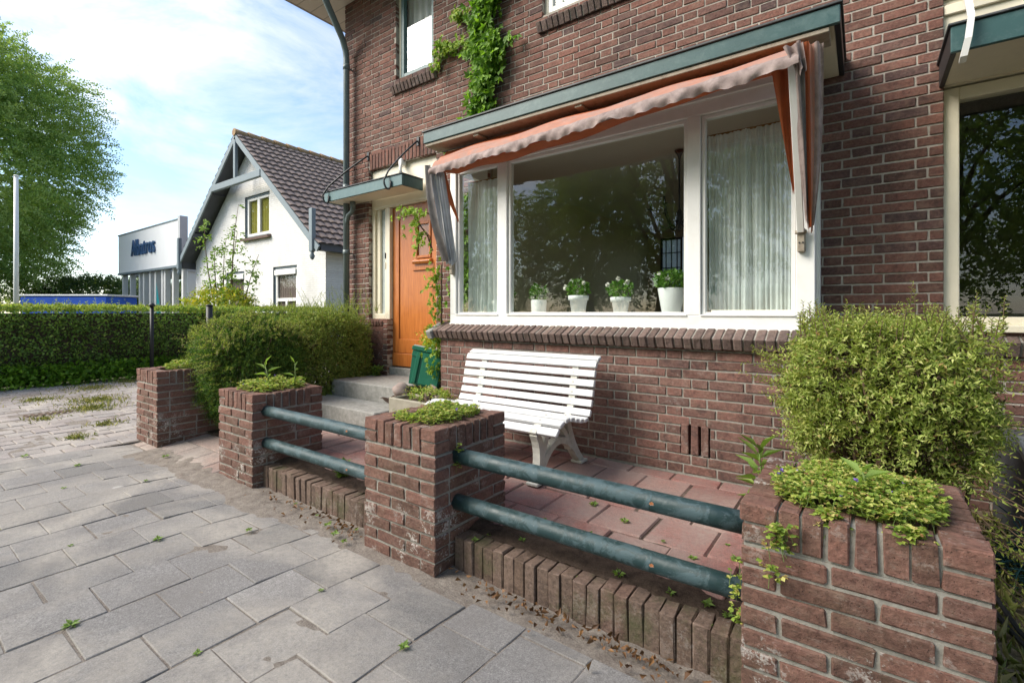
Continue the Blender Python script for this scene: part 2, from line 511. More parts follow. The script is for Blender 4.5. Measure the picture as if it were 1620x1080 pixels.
def m_soffit():
    t = NT("boarded soffit")
    w = t.n("TexWave", wave_type='BANDS', bands_direction='Y', wave_profile='SAW')
    t.link(t.obj(), w.inputs['Vector'])
    w.inputs['Scale'].default_value = 1.6
    base = t.mix(1.0, (0.62, 0.55, 0.45), t.ramp(w.outputs['Fac'], [(0.0, 0.35), (0.08, 1.0)]), 'MULTIPLY')
    t.col(base)
    t.rough(0.6)
    t.bump(w.outputs['Fac'], 0.4, 0.02)
    return t.m


M['soffit'] = m_soffit()

M['L_bush'] = m_leaf("privet-like leaf", [(0.0, (0.106, 0.150, 0.026)), (0.25, (0.240, 0.316, 0.060)), (0.55, (0.406, 0.480, 0.120)), (0.8, (0.570, 0.600, 0.196)), (0.93, (0.600, 0.600, 0.240)), (1.0, (0.360, 0.196, 0.074))], 0.35)
M['L_bushin'] = m_leaf("inner dull leaf", [(0.0, (0.03, 0.022, 0.012)), (0.5, (0.055, 0.045, 0.018)), (1.0, (0.09, 0.05, 0.03))], 0.15)  # brown inner leaves, darkened further to paint the shade inside the shrubs
M['L_yew'] = m_leaf("yew needle", [(0.0, (0.034, 0.081, 0.016)), (0.5, (0.075, 0.161, 0.025)), (0.85, (0.161, 0.265, 0.040)), (1.0, (0.299, 0.380, 0.069))], 0.3)
M['L_box'] = m_leaf("box hedge leaf", [(0.0, (0.135, 0.191, 0.040)), (0.5, (0.224, 0.292, 0.056)), (0.85, (0.337, 0.392, 0.090)), (1.0, (0.382, 0.247, 0.090))], 0.3)
M['L_tip'] = m_leaf("fresh shoot leaf", [(0.0, (0.216, 0.284, 0.047)), (0.6, (0.311, 0.365, 0.081)), (1.0, (0.405, 0.405, 0.108))], 0.4)
M['L_hedge'] = m_leaf("hedge leaf", [(0.0, (0.084, 0.155, 0.039)), (0.5, (0.155, 0.269, 0.055)), (0.9, (0.281, 0.421, 0.084)), (1.0, (0.421, 0.535, 0.139))], 0.3)
M['L_ivy'] = m_leaf("ivy leaf", [(0.0, (0.075, 0.163, 0.019)), (0.5, (0.138, 0.275, 0.025)), (1.0, (0.250, 0.413, 0.044))], 0.4)
M['L_ivyyellow'] = m_leaf("yellowing vine leaf", [(0.0, (0.18, 0.26, 0.03)), (0.5, (0.32, 0.36, 0.04)), (1.0, (0.55, 0.42, 0.05))], 0.4)
M['L_cover'] = m_leaf("cress leaf", [(0.0, (0.113, 0.186, 0.033)), (0.4, (0.277, 0.384, 0.066)), (0.7, (0.428, 0.489, 0.106)), (0.9, (0.580, 0.535, 0.185)), (1.0, (0.378, 0.186, 0.092))], 0.35)
M['L_weed'] = m_leaf("weed leaf", [(0.0, (0.144, 0.240, 0.048)), (1.0, (0.252, 0.360, 0.084))], 0.35)
M['L_ivylight'] = m_leaf("light vine leaf", [(0.0, (0.14, 0.25, 0.03)), (0.5, (0.24, 0.36, 0.04)), (1.0, (0.38, 0.46, 0.06))], 0.4)
M['L_tree'] = m_leaf("tree leaf", [(0.0, (0.110, 0.194, 0.054)), (0.5, (0.207, 0.331, 0.081)), (1.0, (0.360, 0.468, 0.151))], 0.4, clump=(0.35, (0.393, 0.455, 0.139), 0.5))
M['L_street'] = m_leaf("lime leaf", [(0.0, (0.168, 0.272, 0.064)), (0.6, (0.316, 0.440, 0.095)), (1.0, (0.462, 0.568, 0.126))], 0.4)
M['L_dark'] = m_leaf("far shrub leaf", [(0.0, (0.042, 0.077, 0.021)), (0.6, (0.084, 0.140, 0.035)), (1.0, (0.182, 0.224, 0.056))], 0.3)
M['L_pot'] = m_leaf("pot plant leaf", [(0.0, (0.065, 0.156, 0.026)), (0.6, (0.117, 0.260, 0.039)), (1.0, (0.195, 0.338, 0.065))], 0.3)
M['L_dry'] = m_leaf("dry leaf", [(0.0, (0.087, 0.043, 0.022)), (0.6, (0.174, 0.087, 0.037)), (1.0, (0.260, 0.136, 0.056))], 0.15)
M['L_grass'] = m_leaf("grass blade", [(0.0, (0.132, 0.176, 0.039)), (0.5, (0.264, 0.264, 0.088)), (1.0, (0.462, 0.396, 0.198))], 0.3)

# ------------------------------------------------------------------ mesh helpers
def _chamfer_template():
    vid, V = {}, []
    for sx in (-1, 1):
        for sy in (-1, 1):
            for sz in (-1, 1):
                for a in range(3):
                    vid[(sx, sy, sz, a)] = len(V)
                    V.append((sx, sy, sz, a))
    F = []
    for a in range(3):
        b, c = [i for i in range(3) if i != a]
        for sg in (-1, 1):
            f = []
            for sb, sc in ((-1, -1), (1, -1), (1, 1), (-1, 1)):
                k = [0, 0, 0]
                k[a], k[b], k[c] = sg, sb, sc
                f.append(vid[(*k, a)])
            F.append(f)
    for a in range(3):
        b, c = [i for i in range(3) if i != a]
        for sb in (-1, 1):
            for sc in (-1, 1):
                f = []
                for sa, ax in ((-1, b), (1, b), (1, c), (-1, c)):
                    k = [0, 0, 0]
                    k[a], k[b], k[c] = sa, sb, sc
                    f.append(vid[(*k, ax)])
                F.append(f)
    for sx in (-1, 1):
        for sy in (-1, 1):
            for sz in (-1, 1):
                F.append([vid[(sx, sy, sz, a)] for a in range(3)])
    def pos(t, h, bv):
        return [t[i] * (h if t[3] == i else h - bv) for i in range(3)]
    P = [pos(t, 1.0, 0.2) for t in V]
    out = []
    for f in F:
        p0, p1, p2 = (Vector(P[i]) for i in f[:3])
        n = (p1 - p0).cross(p2 - p0)
        ctr = sum((Vector(P[i]) for i in f), Vector()) / len(f)
        out.append(list(f) if n.dot(ctr) > 0 else list(reversed(f)))
    return V, out


CV, CF = _chamfer_template()
BV = [(-1, -1, -1), (1, -1, -1), (1, 1, -1), (-1, 1, -1), (-1, -1, 1), (1, -1, 1), (1, 1, 1), (-1, 1, 1)]
BF = [(0, 3, 2, 1), (4, 5, 6, 7), (0, 1, 5, 4), (1, 2, 6, 5), (2, 3, 7, 6), (3, 0, 4, 7)]


class MB:
    def __init__(s):
        s.v, s.f, s.m, s.sm = [], [], [], []
    def poly(s, pts, mi=0, smooth=False):
        i = len(s.v)
        s.v += [tuple(p) for p in pts]
        s.f.append(list(range(i, i + len(pts))))
        s.m.append(mi)
        s.sm.append(smooth)
    def obox(s, c, axes, half, mi=0, bev=0.0, jit=0.0):
        """box centred at c, axes = three unit vectors, half sizes"""
        i = len(s.v)
        c = Vector(c)
        ax = [Vector(a) for a in axes]
        if bev:
            for t in CV:
                p = c.copy()
                for k in range(3):
                    p += ax[k] * (t[k] * (half[k] if t[3] == k else half[k] - bev) + (random.uniform(-jit, jit) if jit else 0))
                s.v.append(tuple(p))
            for f in CF:
                s.f.append([i + q for q in f]); s.m.append(mi); s.sm.append(False)
        else:
            for t in BV:
                p = c.copy()
                for k in range(3):
                    p += ax[k] * (t[k] * half[k] + (random.uniform(-jit, jit) if jit else 0))
                s.v.append(tuple(p))
            flip = ax[0].cross(ax[1]).dot(ax[2]) < 0
            for f in BF:
                g = [i + q for q in f]
                s.f.append(g[::-1] if flip else g); s.m.append(mi); s.sm.append(False)
    def box(s, x0, y0, z0, x1, y1, z1, mi=0, bev=0.0, jit=0.0):
        s.obox(((x0 + x1) / 2, (y0 + y1) / 2, (z0 + z1) / 2), ((1, 0, 0), (0, 1, 0), (0, 0, 1)),
               (abs(x1 - x0) / 2, abs(y1 - y0) / 2, abs(z1 - z0) / 2), mi, bev, jit)
    def tube(s, path, r, seg=10, mi=0, cap=True, smooth=True):
        pts = [Vector(p) for p in path]
        n = len(pts)
        rs = r if isinstance(r, (list, tuple)) else [r] * n
        prev = None
        rings = []
        for k in range(n):
            d = (pts[min(k + 1, n - 1)] - pts[max(k - 1, 0)]).normalized()
            if prev is None:
                up = Vector((0, 0, 1)) if abs(d.z) < 0.9 else Vector((1, 0, 0))
                a = d.cross(up).normalized()
            else:
                a = (prev - d * prev.dot(d))
                a = a.normalized() if a.length > 1e-6 else d.orthogonal().normalized()
            prev = a
            b = d.cross(a)
            ring = []
            for j in range(seg):
                t = 2 * math.pi * j / seg
                ring.append(len(s.v))
                s.v.append(tuple(pts[k] + (a * math.cos(t) + b * math.sin(t)) * rs[k]))
            rings.append(ring)
        for k in range(n - 1):
            for j in range(seg):
                j2 = (j + 1) % seg
                s.f.append([rings[k][j], rings[k][j2], rings[k + 1][j2], rings[k + 1][j]]); s.m.append(mi); s.sm.append(smooth)
        if cap:
            s.f.append(rings[0][::-1]); s.m.append(mi); s.sm.append(False)
            s.f.append(list(rings[-1])); s.m.append(mi); s.sm.append(False)
    def lathe(s, prof, origin, seg=28, mi=0, smooth=True):
        o = Vector(origin)
        rings = []
        for r, z in prof:
            ring = []
            for j in range(seg):
                t = 2 * math.pi * j / seg
                ring.append(len(s.v))
                s.v.append((o.x + r * math.cos(t), o.y + r * math.sin(t), o.z + z))
            rings.append(ring)
        for k in range(len(rings) - 1):
            for j in range(seg):
                j2 = (j + 1) % seg
                s.f.append([rings[k][j], rings[k][j2], rings[k + 1][j2], rings[k + 1][j]]); s.m.append(mi); s.sm.append(smooth)
    def sweep(s, path, w, th, normal, mi=0):
        """flat bar: path of points lying in the plane with given normal, in-plane width w (list ok), thickness th along the normal"""
        pts = [Vector(p) for p in path]
        nrm = Vector(normal).normalized()
        n = len(pts)
        ws = w if isinstance(w, (list, tuple)) else [w] * n
        rings = []
        for k in range(n):
            d = (pts[min(k + 1, n - 1)] - pts[max(k - 1, 0)]).normalized()
            a = nrm.cross(d).normalized()
            ring = []
            for sa, sb in ((-1, -1), (1, -1), (1, 1), (-1, 1)):
                ring.append(len(s.v))
                s.v.append(tuple(pts[k] + a * (sa * ws[k] / 2) + nrm * (sb * th / 2)))
            rings.append(ring)
        for k in range(n - 1):
            for j in range(4):
                j2 = (j + 1) % 4
                s.f.append([rings[k][j], rings[k][j2], rings[k + 1][j2], rings[k + 1][j]]); s.m.append(mi); s.sm.append(False)
        s.f.append(rings[0][::-1]); s.m.append(mi); s.sm.append(False)
        s.f.append(list(rings[-1])); s.m.append(mi); s.sm.append(False)
    def grid(s, P, mi=0, smooth=True, mfun=None):
        """P: array (nu, nv, 3)"""
        nu, nv = P.shape[:2]
        i = len(s.v)
        s.v += [tuple(p) for p in P.reshape(-1, 3).tolist()]
        for a in range(nu - 1):
            for b in range(nv - 1):
                s.f.append([i + a * nv + b, i + (a + 1) * nv + b, i + (a + 1) * nv + b + 1, i + a * nv + b + 1])
                s.m.append(mfun(a, b) if mfun else mi)
                s.sm.append(smooth)
    def build(s, name, mats, parent=None):
        me = bpy.data.meshes.new(name)
        o = wloc(parent) if parent else Vector((0, 0, 0))
        vs = [(p[0] - o.x, p[1] - o.y, p[2] - o.z) for p in s.v] if parent else s.v
        me.from_pydata(vs, [], s.f)
        if not isinstance(mats, (list, tuple)):
            mats = [mats]
        for m in mats:
            me.materials.append(m)
        me.polygons.foreach_set("material_index", s.m)
        me.polygons.foreach_set("use_smooth", s.sm)
        me.update()
        ob = bpy.data.objects.new(name, me)
        COL.objects.link(ob)
        if parent:
            ob.parent = parent
        return ob


def wloc(o):
    v = Vector((0, 0, 0))
    while o:
        v += o.location
        o = o.parent
    return v


def thing(name, label, cat, loc=(0, 0, 0), group=None):
    o = bpy.data.objects.new(name, None)
    COL.objects.link(o)
    o.location = loc
    o.empty_display_size = 0.1
    o['label'] = label
    o['category'] = cat
    if group:
        o['group'] = group
    return o


def tag(o, label, cat, group=None, kind=None):
    o['label'] = label
    o['category'] = cat
    if group:
        o['group'] = group
    if kind:
        o['kind'] = kind
    return o


def struct(o):
    o['kind'] = 'structure'
    return o


def recentre(o, loc):
    """move a top-level mesh's origin to loc without moving its shape"""
    loc = Vector(loc)
    o.data.transform(Matrix.Translation(-loc))
    o.location = loc
    return o


def dup(root, loc, rotz=0.0, scale=1.0, label=None):
    r = root.copy()
    COL.objects.link(r)
    r.location = loc
    r.rotation_euler = (0, 0, rotz)
    r.scale = (scale, scale, scale)
    if label:
        r['label'] = label
    for ch in list(root.children):
        c = ch.copy()
        COL.objects.link(c)
        c.parent = r
        for g in ch.children:
            d = g.copy()
            COL.objects.link(d)
            d.parent = c
    return r


# ------------------------------------------------------------------ leaves
def _unit(a):
    return a / np.maximum(np.linalg.norm(a, axis=-1, keepdims=True), 1e-9)


def leaf_arrays(P, D, L, Wd, fold=0.25, curl=0.15, up=None, mid=0.45):
    n = len(P)
    D = _unit(D)
    U = rng.normal(size=(n, 3)) if up is None else up + rng.normal(size=(n, 3)) * 0.35
    Sd = _unit(np.cross(D, U))
    Nn = np.cross(Sd, D)
    L = np.broadcast_to(np.asarray(L), (n,))[:, None]
    Wd = np.broadcast_to(np.asarray(Wd), (n,))[:, None]
    V = np.empty((n, 4, 3), dtype=np.float32)
    V[:, 0] = P
    V[:, 1] = P + D * L * mid + Sd * Wd * 0.5 + Nn * Wd * fold
    V[:, 2] = P + D * L - Nn * L * curl
    V[:, 3] = P + D * L * mid - Sd * Wd * 0.5 + Nn * Wd * fold
    return V


def leaf_mesh(name, Vs, mats, parent=None, mids=None, extra=None):
    """Vs: (n,4,3) leaf arrays -> one mesh of two triangles per leaf; extra: MB with stems (material 1..)"""
    V = np.concatenate(Vs) if isinstance(Vs, list) else Vs
    n = len(V)
    vv = V.reshape(-1, 3).astype(np.float32)
    b = np.arange(n, dtype=np.int32)[:, None] * 4
    T = np.concatenate([b, b + 2, b + 1, b, b + 3, b + 2], axis=1).reshape(-1)
    T = T.astype(np.int32)
    npoly = 2 * n
    loops = T
    starts = np.arange(npoly, dtype=np.int32) * 3
    tot = np.full(npoly, 3, dtype=np.int32)
    mi = np.zeros(npoly, dtype=np.int32) if mids is None else np.repeat(np.asarray(mids, dtype=np.int32), 2)
    if extra is not None and extra.f:
        ev = np.array(extra.v, dtype=np.float32)
        off = len(vv)
        el = np.array([i + off for f in extra.f for i in f], dtype=np.int32)
        et = np.array([len(f) for f in extra.f], dtype=np.int32)
        es = np.concatenate([[0], np.cumsum(et)[:-1]]).astype(np.int32) + len(loops)
        vv = np.concatenate([vv, ev])
        loops = np.concatenate([loops, el])
        starts = np.concatenate([starts, es])
        tot = np.concatenate([tot, et])
        mi = np.concatenate([mi, np.array(extra.m, dtype=np.int32)])
    if parent:
        o = wloc(parent)
        vv = vv - np.array([o.x, o.y, o.z], dtype=np.float32)
    me = bpy.data.meshes.new(name)
    me.vertices.add(len(vv))
    me.vertices.foreach_set("co", vv.reshape(-1))
    me.loops.add(len(loops))
    me.loops.foreach_set("vertex_index", loops)
    me.polygons.add(len(starts))
    me.polygons.foreach_set("loop_start", starts)
    me.polygons.foreach_set("loop_total", tot)
    me.polygons.foreach_set("material_index", mi)
    if not isinstance(mats, (list, tuple)):
        mats = [mats]
    for m in mats:
        me.materials.append(m)
    me.update(calc_edges=True)
    ob = bpy.data.objects.new(name, me)
    COL.objects.link(ob)
    if parent:
        ob.parent = parent
    return ob


def shoots(P, D, Ln, n, lL, lW, droop=0.3, spread=0.9, t0=0.15, fold=0.2, taper=0.5, jit=0.25):
    """leafy shoots: P starts (k,3), D directions (k,3), lengths Ln; returns leaf arrays"""
    k = len(P)
    D = _unit(D)
    Ln = np.broadcast_to(np.asarray(Ln), (k,))[:, None, None]
    t = np.linspace(t0, 1.0, n)[None, :, None]
    base = P[:, None, :] + D[:, None, :] * Ln * t
    base[..., 2:3] -= droop * Ln * t * t
    Dd = np.repeat(D[:, None, :], n, 1).copy()
    Dd[..., 2:3] -= 2 * droop * t
    Dd = _unit(Dd)
    ref = rng.normal(size=(k, 1, 3))
    A = _unit(np.cross(Dd, np.repeat(ref, n, 1)))
    B = np.cross(Dd, A)
    ang = np.arange(n)[None, :, None] * 2.4 + rng.uniform(0, 6.28, (k, 1, 1))
    side = A * np.cos(ang) + B * np.sin(ang)
    LD = Dd * (1 - spread * 0.5) + side * spread + rng.normal(size=(k, n, 3)) * jit
    sz = (1 - taper * t) * rng.uniform(0.75, 1.2, (k, n, 1))
    return leaf_arrays(base.reshape(-1, 3), LD.reshape(-1, 3), (lL * sz).reshape(-1), (lW * sz).reshape(-1), fold=fold)


def sphere_dirs(n):
    return _unit(rng.normal(size=(n, 3)))


def vnoise(P, f, seed=0):
    """cheap smooth noise in [-1,1] from a few sines"""
    r = np.random.default_rng(seed)
    out = np.zeros(len(P))
    for i in range(5):
        k = r.normal(size=3) * f * (1 + 0.5 * i)
        out += np.sin(P @ k + r.uniform(0, 6.28)) / (1 + 0.5 * i)
    return out / 2.6

# ------------------------------------------------------------------ ground, road, pavement, patio
XA, YA, ZA = (1, 0, 0), (0, 1, 0), (0, 0, 1)

g = MB(); g.poly([(-600, -600, -0.09), (600, -600, -0.09), (600, 600, -0.09), (-600, 600, -0.09)])
struct(g.build('ground', M['ground']))
g = MB(); g.poly([(-60, -9.0, -0.085), (60, -9.0, -0.085), (60, -2.9, -0.085), (-60, -2.9, -0.085)])
struct(g.build('road', M['asphalt']))


def dip(x, y):
    """the pavement sags a little towards the fence"""
    return -0.035 * max(0.0, min(1.0, (y - 1.2) / 0.55))


def tiles(mb, x0, x1, y0, y1, tx, ty, gap, zf, along='Y', mi=0, bev=0.005, th=0.05, wob=0.0035, skip=None, tilt=0.006, zj=0.0025):
    nx = int(round((x1 - x0) / tx))
    ny = int(round((y1 - y0) / ty)) + 1
    for i in range(nx + (1 if along == 'X' else 0)):
        coloff = random.uniform(-0.05, 0.05) * ty + (ty * 0.5 if i % 2 else 0)
        for j in range(ny):
            if along == 'Y':
                cx, cy = x0 + (i + 0.5) * tx, y0 + j * ty + coloff
            else:
                cx, cy = x0 + i * tx + (tx * 0.5 if j % 2 else 0), y0 + (j + 0.5) * ty
            ax0, ax1, ay0, ay1 = cx - tx / 2, cx + tx / 2, cy - ty / 2, cy + ty / 2
            ax0, ax1, ay0, ay1 = max(ax0, x0), min(ax1, x1), max(ay0, y0), min(ay1, y1)
            if ax1 - ax0 < 0.05 or ay1 - ay0 < 0.05:
                continue
            cx, cy = (ax0 + ax1) / 2, (ay0 + ay1) / 2
            if skip and skip(cx, cy):
                continue
            rot = random.gauss(0, 0.007)
            n = Vector((random.gauss(0, tilt), random.gauss(0, tilt), 1)).normalized()
            dzx = (zf(cx + 0.1, cy) - zf(cx - 0.1, cy)) / 0.2
            dzy = (zf(cx, cy + 0.1) - zf(cx, cy - 0.1)) / 0.2
            n = (n + Vector((-dzx, -dzy, 0))).normalized()
            a = Vector((math.cos(rot), math.sin(rot), 0))
            a = (a - n * a.dot(n)).normalized()
            b = n.cross(a)
            c = Vector((cx + random.uniform(-wob, wob), cy + random.uniform(-wob, wob), zf(cx, cy) + random.uniform(-zj, zj)))
            mb.obox(c - n * th / 2, (a, b, n), ((ax1 - ax0 - gap) / 2, (ay1 - ay0 - gap) / 2, th / 2), mi, bev, 0.0012)


def bed(mb, x0, x1, y0, y1, zf, step, amp, seed, mi=1, freq=9):
    nx, ny = max(2, int((x1 - x0) / step)), max(2, int((y1 - y0) / step))
    X, Yy = np.meshgrid(np.linspace(x0, x1, nx), np.linspace(y0, y1, ny), indexing='ij')
    P = np.stack([X, Yy, np.zeros_like(X)], -1)
    nz = vnoise(P.reshape(-1, 3), freq, seed).reshape(nx, ny) + 0.5 * vnoise(P.reshape(-1, 3), freq * 3.1, seed + 1).reshape(nx, ny)
    Z0 = np.vectorize(zf)(X, Yy)
    P[..., 2] = Z0 + nz * amp
    mb.grid(P, mi)


p = MB()
tiles(p, -5.76, 2.4, -2.85, 1.62, 0.2915, 0.305, 0.0045, lambda x, y: dip(x, y), bev=0.0035, tilt=0.005)
bed(p, -5.78, 2.4, -2.87, 1.66, lambda x, y: dip(x, y) - 0.0036, 0.040, 0.0027, 3)
struct(p.build('pavement', [M['slab'], M['sand']]))

p = MB()
tiles(p, -11.3, -5.78, -2.85, 7.0, 0.205, 0.205, 0.007, lambda x, y: -0.01, bev=0.006, tilt=0.012, zj=0.004,
      skip=lambda x, y: abs(x + 8.235) < 0.13 and abs(y - 1.48) < 0.25)
bed(p, -11.4, -5.76, -2.87, 7.0, lambda x, y: -0.0135, 0.10, 0.004, 5, freq=5)
struct(p.build('driveway', [M['paver'], M['sand']]))

# red patio behind the low kerbs and the path rising to the steps
p = MB()
tiles(p, -3.58, -0.32, 2.0, 3.35, 0.30, 0.30, 0.007, lambda x, y: 0.15 - 0.01 * (3.35 - y), along='X', bev=0.008, tilt=0.010, zj=0.004)
tiles(p, -4.1, -3.58, 2.3, 3.0, 0.26, 0.30, 0.011, lambda x, y: 0.145, along='X', bev=0.008, tilt=0.010, zj=0.004)
bed(p, -4.1, -0.2, 1.98, 3.36, lambda x, y: 0.1395 - 0.01 * (3.35 - y), 0.035, 0.005, 8)
struct(p.build('patio', [M['redtile'], M['patiosand']]))
p = MB()
zp = lambda x, y: max(0.0, min(0.14, (y - 1.62) * 0.12)) - 0.02
tiles(p, -5.7, -4.12, 1.62, 2.84, 0.30, 0.30, 0.008, zp, along='X', bev=0.006, tilt=0.008)
bed(p, -5.75, -4.1, 1.60, 3.3, lambda x, y: zp(x, y) - 0.008, 0.06, 0.003, 9)
struct(p.build('path', [M['pathtile'], M['sand']]))

# swept-up sand along the foot of the pillars
p = MB()
nx, ny = 260, 18
X, Yy = np.meshgrid(np.linspace(-5.3, 0.5, nx), np.linspace(1.16, 1.83, ny), indexing='ij')
P = np.stack([X, Yy, np.zeros_like(X)], -1)
fl = P.reshape(-1, 3)
nz = (vnoise(fl, 7, 21) + 0.6 * vnoise(fl, 22, 22) + 0.35 * vnoise(fl, 60, 23)).reshape(nx, ny)
edge = 1.47 + 0.07 * vnoise(np.stack([X.ravel(), X.ravel() * 0, X.ravel() * 0], 1), 4, 24).reshape(nx, ny)
h = np.clip((Yy - edge) / 0.2, -0.5, 1.0)
P[..., 2] = np.vectorize(dip)(X, Yy) + h * 0.022 + nz * 0.006 * (0.4 + np.clip(h, 0, 1)) - 0.006
P[..., 2] -= np.clip((X + 3.6) * 0.006, -0.01, 0.02)
p.grid(P)
struct(p.build('sand_verge', M['sand']))
p = MB()
bed(p, -3.57, -0.3, 1.88, 2.08, lambda x, y: 0.125 + 0.02 * math.sin((y - 1.88) / 0.2 * 3.14), 0.02, 0.012, 31, mi=0, freq=12)
struct(p.build('soil_strip', M['soil']))
p = MB()
bed(p, -0.31, 4.0, 2.2, 3.92, lambda x, y: 0.09, 0.05, 0.02, 33, mi=0, freq=7)
bed(p, 0.26, 4.0, 1.55, 2.2, lambda x, y: 0.04 + 0.07 * (y - 1.55), 0.05, 0.02, 34, mi=0, freq=7)
struct(p.build('soil_bed', M['drysoil']))
p = MB()
bed(p, -5.9, -4.1, 2.86, 3.93, lambda x, y: 0.13, 0.08, 0.02, 35, mi=0, freq=7)
bed(p, -5.9, -5.1, 2.1, 2.9, lambda x, y: 0.06, 0.08, 0.02, 36, mi=0, freq=7)
bed(p, -3.82, -3.25, 3.05, 3.95, lambda x, y: 0.40, 0.04, 0.03, 37, mi=0, freq=12)
struct(p.build('soil_under_hedge', M['soil']))

# drain grate in the driveway
dg = thing('drain_grate', 'rusty slotted drain grate set in the driveway pavers among weeds', 'drain', (-8.235, 1.48, -0.02))
m = MB()
for k in range(7):
    yy = 1.28 + k * 0.065
    m.box(-8.34, yy - 0.018, -0.035, -8.13, yy + 0.018, -0.004, 0, 0.003)
m.box(-8.245, 1.25, -0.033, -8.225, 1.71, -0.006, 0)
m.build('grid', m_plain("rusty iron", (0.12, 0.075, 0.05), 0.9, 0.5, 20, bump=0.6), dg)
m = MB(); m.box(-8.36, 1.24, -0.06, -8.11, 1.72, -0.04); m.build('sump', M['black'], dg)

# ------------------------------------------------------------------ brick tools
def brick_wall(mb, o, u, nrm, U0, U1, z0, z1, holes=(), H=0.0646, L=0.21, J=0.0105, depth=0.1, mi=0, bev=0.0035, jit=0.002, ph=0.0, row0=0, proud=0.002):
    o, u, nrm = Vector(o), Vector(u), Vector(nrm)
    hs = (L - J) / 2
    seq = [L, L, hs]
    per = sum(seq) + 3 * J
    r = 0
    while True:
        z = z0 + r * H
        zt = min(z + H - J, z1)
        if zt - z < 0.02:
            break
        zm = z + H / 2
        iv = [(U0, U1)]
        for (a, b, c, d) in holes:
            if b < zm < d:
                nv = []
                for (s, e) in iv:
                    if c <= s or a >= e:
                        nv.append((s, e))
                    else:
                        if a > s: nv.append((s, a))
                        if c < e: nv.append((c, e))
                iv = nv
        off = ph + ((r + row0) % 2) * 0.166 + random.uniform(-0.006, 0.006)
        cur = U0 - per + (off % per)
        bl = []
        k = 0
        while cur < U1:
            bl.append((cur, cur + seq[k % 3]))
            cur += seq[k % 3] + J
            k += 1
        for (s, e) in iv:
            for (a, b) in bl:
                a2, b2 = max(a, s), min(b, e)
                if b2 - a2 < 0.025:
                    continue
                pr = random.uniform(-proud, proud)
                c = o + u * ((a2 + b2) / 2) + Vector((0, 0, (z + zt) / 2 + random.uniform(-0.001, 0.001))) + nrm * (pr - depth / 2)
                mb.obox(c, (u, nrm, Vector(ZA)), ((b2 - a2) / 2, depth / 2, (zt - z) / 2), mi, bev, jit)
        r += 1


def mortar_wall(mb, o, u, nrm, U0, U1, z0, z1, holes=(), rec=0.006, depth=0.094, mi=1):
    o, u, nrm = Vector(o), Vector(u), Vector(nrm)
    us = sorted({U0, U1, *[min(max(h[0], U0), U1) for h in holes], *[min(max(h[2], U0), U1) for h in holes]})
    zs = sorted({z0, z1, *[min(max(h[1], z0), z1) for h in holes], *[min(max(h[3], z0), z1) for h in holes]})
    for i in range(len(us) - 1):
        run = None
        for j in range(len(zs) - 1):
            cu, cz = (us[i] + us[i + 1]) / 2, (zs[j] + zs[j + 1]) / 2
            solid = not any(a < cu < c and b < cz < d for a, b, c, d in holes)
            if solid:
                run = (run[0], zs[j + 1]) if run else (zs[j], zs[j + 1])
            if run and (not solid or j == len(zs) - 2):
                c = o + u * ((us[i] + us[i + 1]) / 2) + Vector((0, 0, (run[0] + run[1]) / 2)) - nrm * (rec + depth / 2)
                mb.obox(c, (u, nrm, Vector(ZA)), ((us[i + 1] - us[i]) / 2, depth / 2, (run[1] - run[0]) / 2), mi)
                run = None


def sill_bricks(mb, x0, x1, yf, zt, depth, hgt, tilt, mi=0, mo=1, pitch=0.0615):
    """rowlock sill: bricks on edge, sloping outwards; yf = front edge, zt = top of the front edge"""
    n = max(1, int(round((x1 - x0) / pitch)))
    pw = (x1 - x0) / n
    a = Vector((0, math.cos(tilt), math.sin(tilt)))
    b = Vector((0, -math.sin(tilt), math.cos(tilt)))
    for k in range(n):
        c = Vector((x0 + (k + 0.5) * pw, yf, zt)) + a * (depth / 2 + random.uniform(-0.003, 0.003)) - b * (hgt / 2 + random.uniform(-0.002, 0.002))
        mb.obox(c, (Vector(XA), a, b), ((pw - 0.0095) / 2 + random.uniform(-0.001, 0.0015), depth / 2, hgt / 2), mi, 0.006, 0.002)
    c = Vector(((x0 + x1) / 2, yf, zt)) + a * (depth / 2 + 0.006) - b * (hgt / 2 + 0.002)
    mb.obox(c, (Vector(XA), a, b), ((x1 - x0) / 2 - 0.003, depth / 2 - 0.006, hgt / 2 - 0.006), mo)


# ------------------------------------------------------------------ the brick house
YF = 3.92
house = thing('brick_house', 'dark red brick house with teal canopies, wide bay window and orange door', 'house', (-2.8, 3.92, 0))
fac_holes = [(-5.12, 1.16, -4.76, 3.28), (-4.76, 0.0, -3.91, 3.28), (-3.19, 0.9, -0.26, 2.80),
             (-4.60, 4.07, -3.96, 5.30), (-2.49, 4.10, -1.1, 5.30), (0.40, 1.17, 2.2, 3.16)]
m = MB()
brick_wall(m, (0, YF, 0), XA, (0, -1, 0), -5.62, 4.2, 0.02, 5.36, fac_holes)
mortar_wall(m, (0, YF, 0), XA, (0, -1, 0), -5.615, 4.2, 0.0, 5.36, fac_holes)
# soldier arch over the entrance
n = 19
for k in range(n):
    x = -5.105 + (k + 0.5) * (1.18 / n)
    f = abs(k - (n - 1) / 2) / ((n - 1) / 2)
    m.obox((x, YF + 0.05, 3.165 + 0.012 * (1 - f * f)), (XA, YA, ZA), (1.18 / n / 2 - 0.006, 0.052, 0.103), 0, 0.005, 0.002)
m.box(-5.118, YF + 0.008, 3.07, -3.912, YF + 0.1, 3.279, 1)
